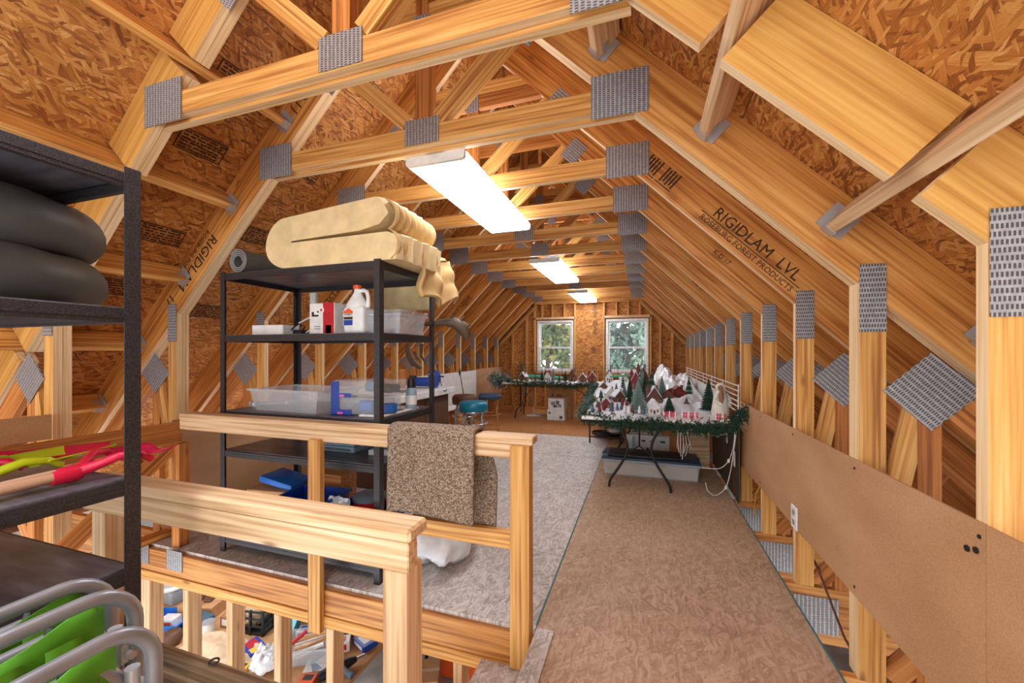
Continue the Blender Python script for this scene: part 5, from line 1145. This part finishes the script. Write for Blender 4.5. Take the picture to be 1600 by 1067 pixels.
for z in (.2, .6, 1.0): MB().cyl((.015, -.14, z), (.015, .14, z), .010, n=8).build('cross_bar', 'galv', t)
for y in (-.19, .19): MB().tube([(0 + .11 * math.cos(2 * PI * k / 20), y, .115 + .11 * math.sin(2 * PI * k / 20)) for k in range(20)], .024, 8, True).build('wheel', 'black', t, 60)
t = thing('white_sack', 'heap of white plastic sheeting on the garage floor', 'sheeting', (-2.7, 5.0, ZG)); MB().grid(lambda u, v: blob(u, v, .35, .3, .35, 6), 30, 20).build('film', 'film', t, 60)
carton('box', 'cardboard box on the garage floor by the hand truck', (-2.35, 3.9, ZG), (.40, .34, .36), 'cardboard', .4)

# more clutter on the bench
def small_box(label, x, y, d, m, m2, rz=0, z=0):
    t = thing('small_box', label, 'box', (x, y, ZB + z), rz, 'small boxes on the workbench'); MB().rbb(-d[0] / 2, d[0] / 2, -d[1] / 2, d[1] / 2, 0, d[2], .004).build('carton', m, t); MB().bb(-d[0] * .35, d[0] * .35, -d[1] / 2 - .002, -d[1] / 2, d[2] * .25, d[2] * .8).build('print', m2, t); MB().bb(-d[0] * .3, d[0] * .3, -d[1] * .3, d[1] * .3, d[2] + .0002, d[2] + .0015).build('print', m2, t)
small_box('white box with blue print right of the milk crate on the bench', -3.42, 3.34, (.16, .12, .07), 'white', 'blue_bright', .4)
small_box('dark slate box behind the clear stick bin', -3.05, 3.44, (.24, .14, .09), 'slate', 'white', -.2)
small_box('flat orange box in front of the power tool', -2.90, 2.86, (.14, .10, .05), 'orange', 'black', .3)
small_box('white carton at the right front corner of the bench', -2.92, 3.28, (.20, .12, .10), 'white', 'red', .6)
small_box('brown carton left of the milk crate', -4.32, 3.22, (.18, .16, .12), 'cardboard_dark', 'white', .1)
small_box('blue flat box near the right edge of the bench', -2.72, 3.42, (.22, .16, .06), 'blue', 'white', -.4)
small_box('yellow flat box beside the drop cloth', -3.62, 2.78, (.14, .10, .04), 'yellow', 'black', .2)
for i, (x, y, r_, m, lb) in enumerate([(-4.42, 3.02, .06, 'white', 'white paint can on the drop cloth edge'), (-2.78, 3.66, .055, 'grey', 'grey paint can at the back right of the bench'), (-3.36, 3.56, .05, 'red', 'red paint can behind the stick bin'), (-5.12, 3.30, .06, 'galv', 'bare metal can between the blue tray and the tan carton')]):
    t = thing('paint_can', lb, 'can', (x, y, ZB), 0, 'paint cans on the workbench'); MB().lathe([(r_, 0), (r_, r_ * 2.1)], (0, 0, 0), 18).build('can', m, t, 40); MB().lathe([(r_ * 1.05, r_ * 2.1), (r_ * 1.05, r_ * 2.22), (r_ * .85, r_ * 2.22), (r_ * .85, r_ * 2.15)], (0, 0, 0), 18).build('lid', 'galv', t, 40)
t = thing('white_cloth', 'wrinkled white cloth on the bench in front of the milk crate', 'cloth', (-3.55, 2.98, ZB)); MB().grid(lambda u, v: ((u - .5) * .26, (v - .5) * .2, .002 + max(0, .05 * (1 - (2 * u - 1) ** 4) * (1 - (2 * v - 1) ** 4) * (1.2 + 1.8 * noise.noise(Vector((u * 6, v * 5, 7)))))), 26, 22).build('cloth', 'white', t, 70)
t = thing('shop_papers', 'loose white papers at the right end of the bench', 'papers', (-2.95, 3.06, ZB), .5)
for k in range(3): MB().box((.05 * k - .04, .03 * k, .002 + .002 * k), (.2, .15, .0015), .4 * k).build('sheet', ['white', 'grey_blue', 'white'][k], t)
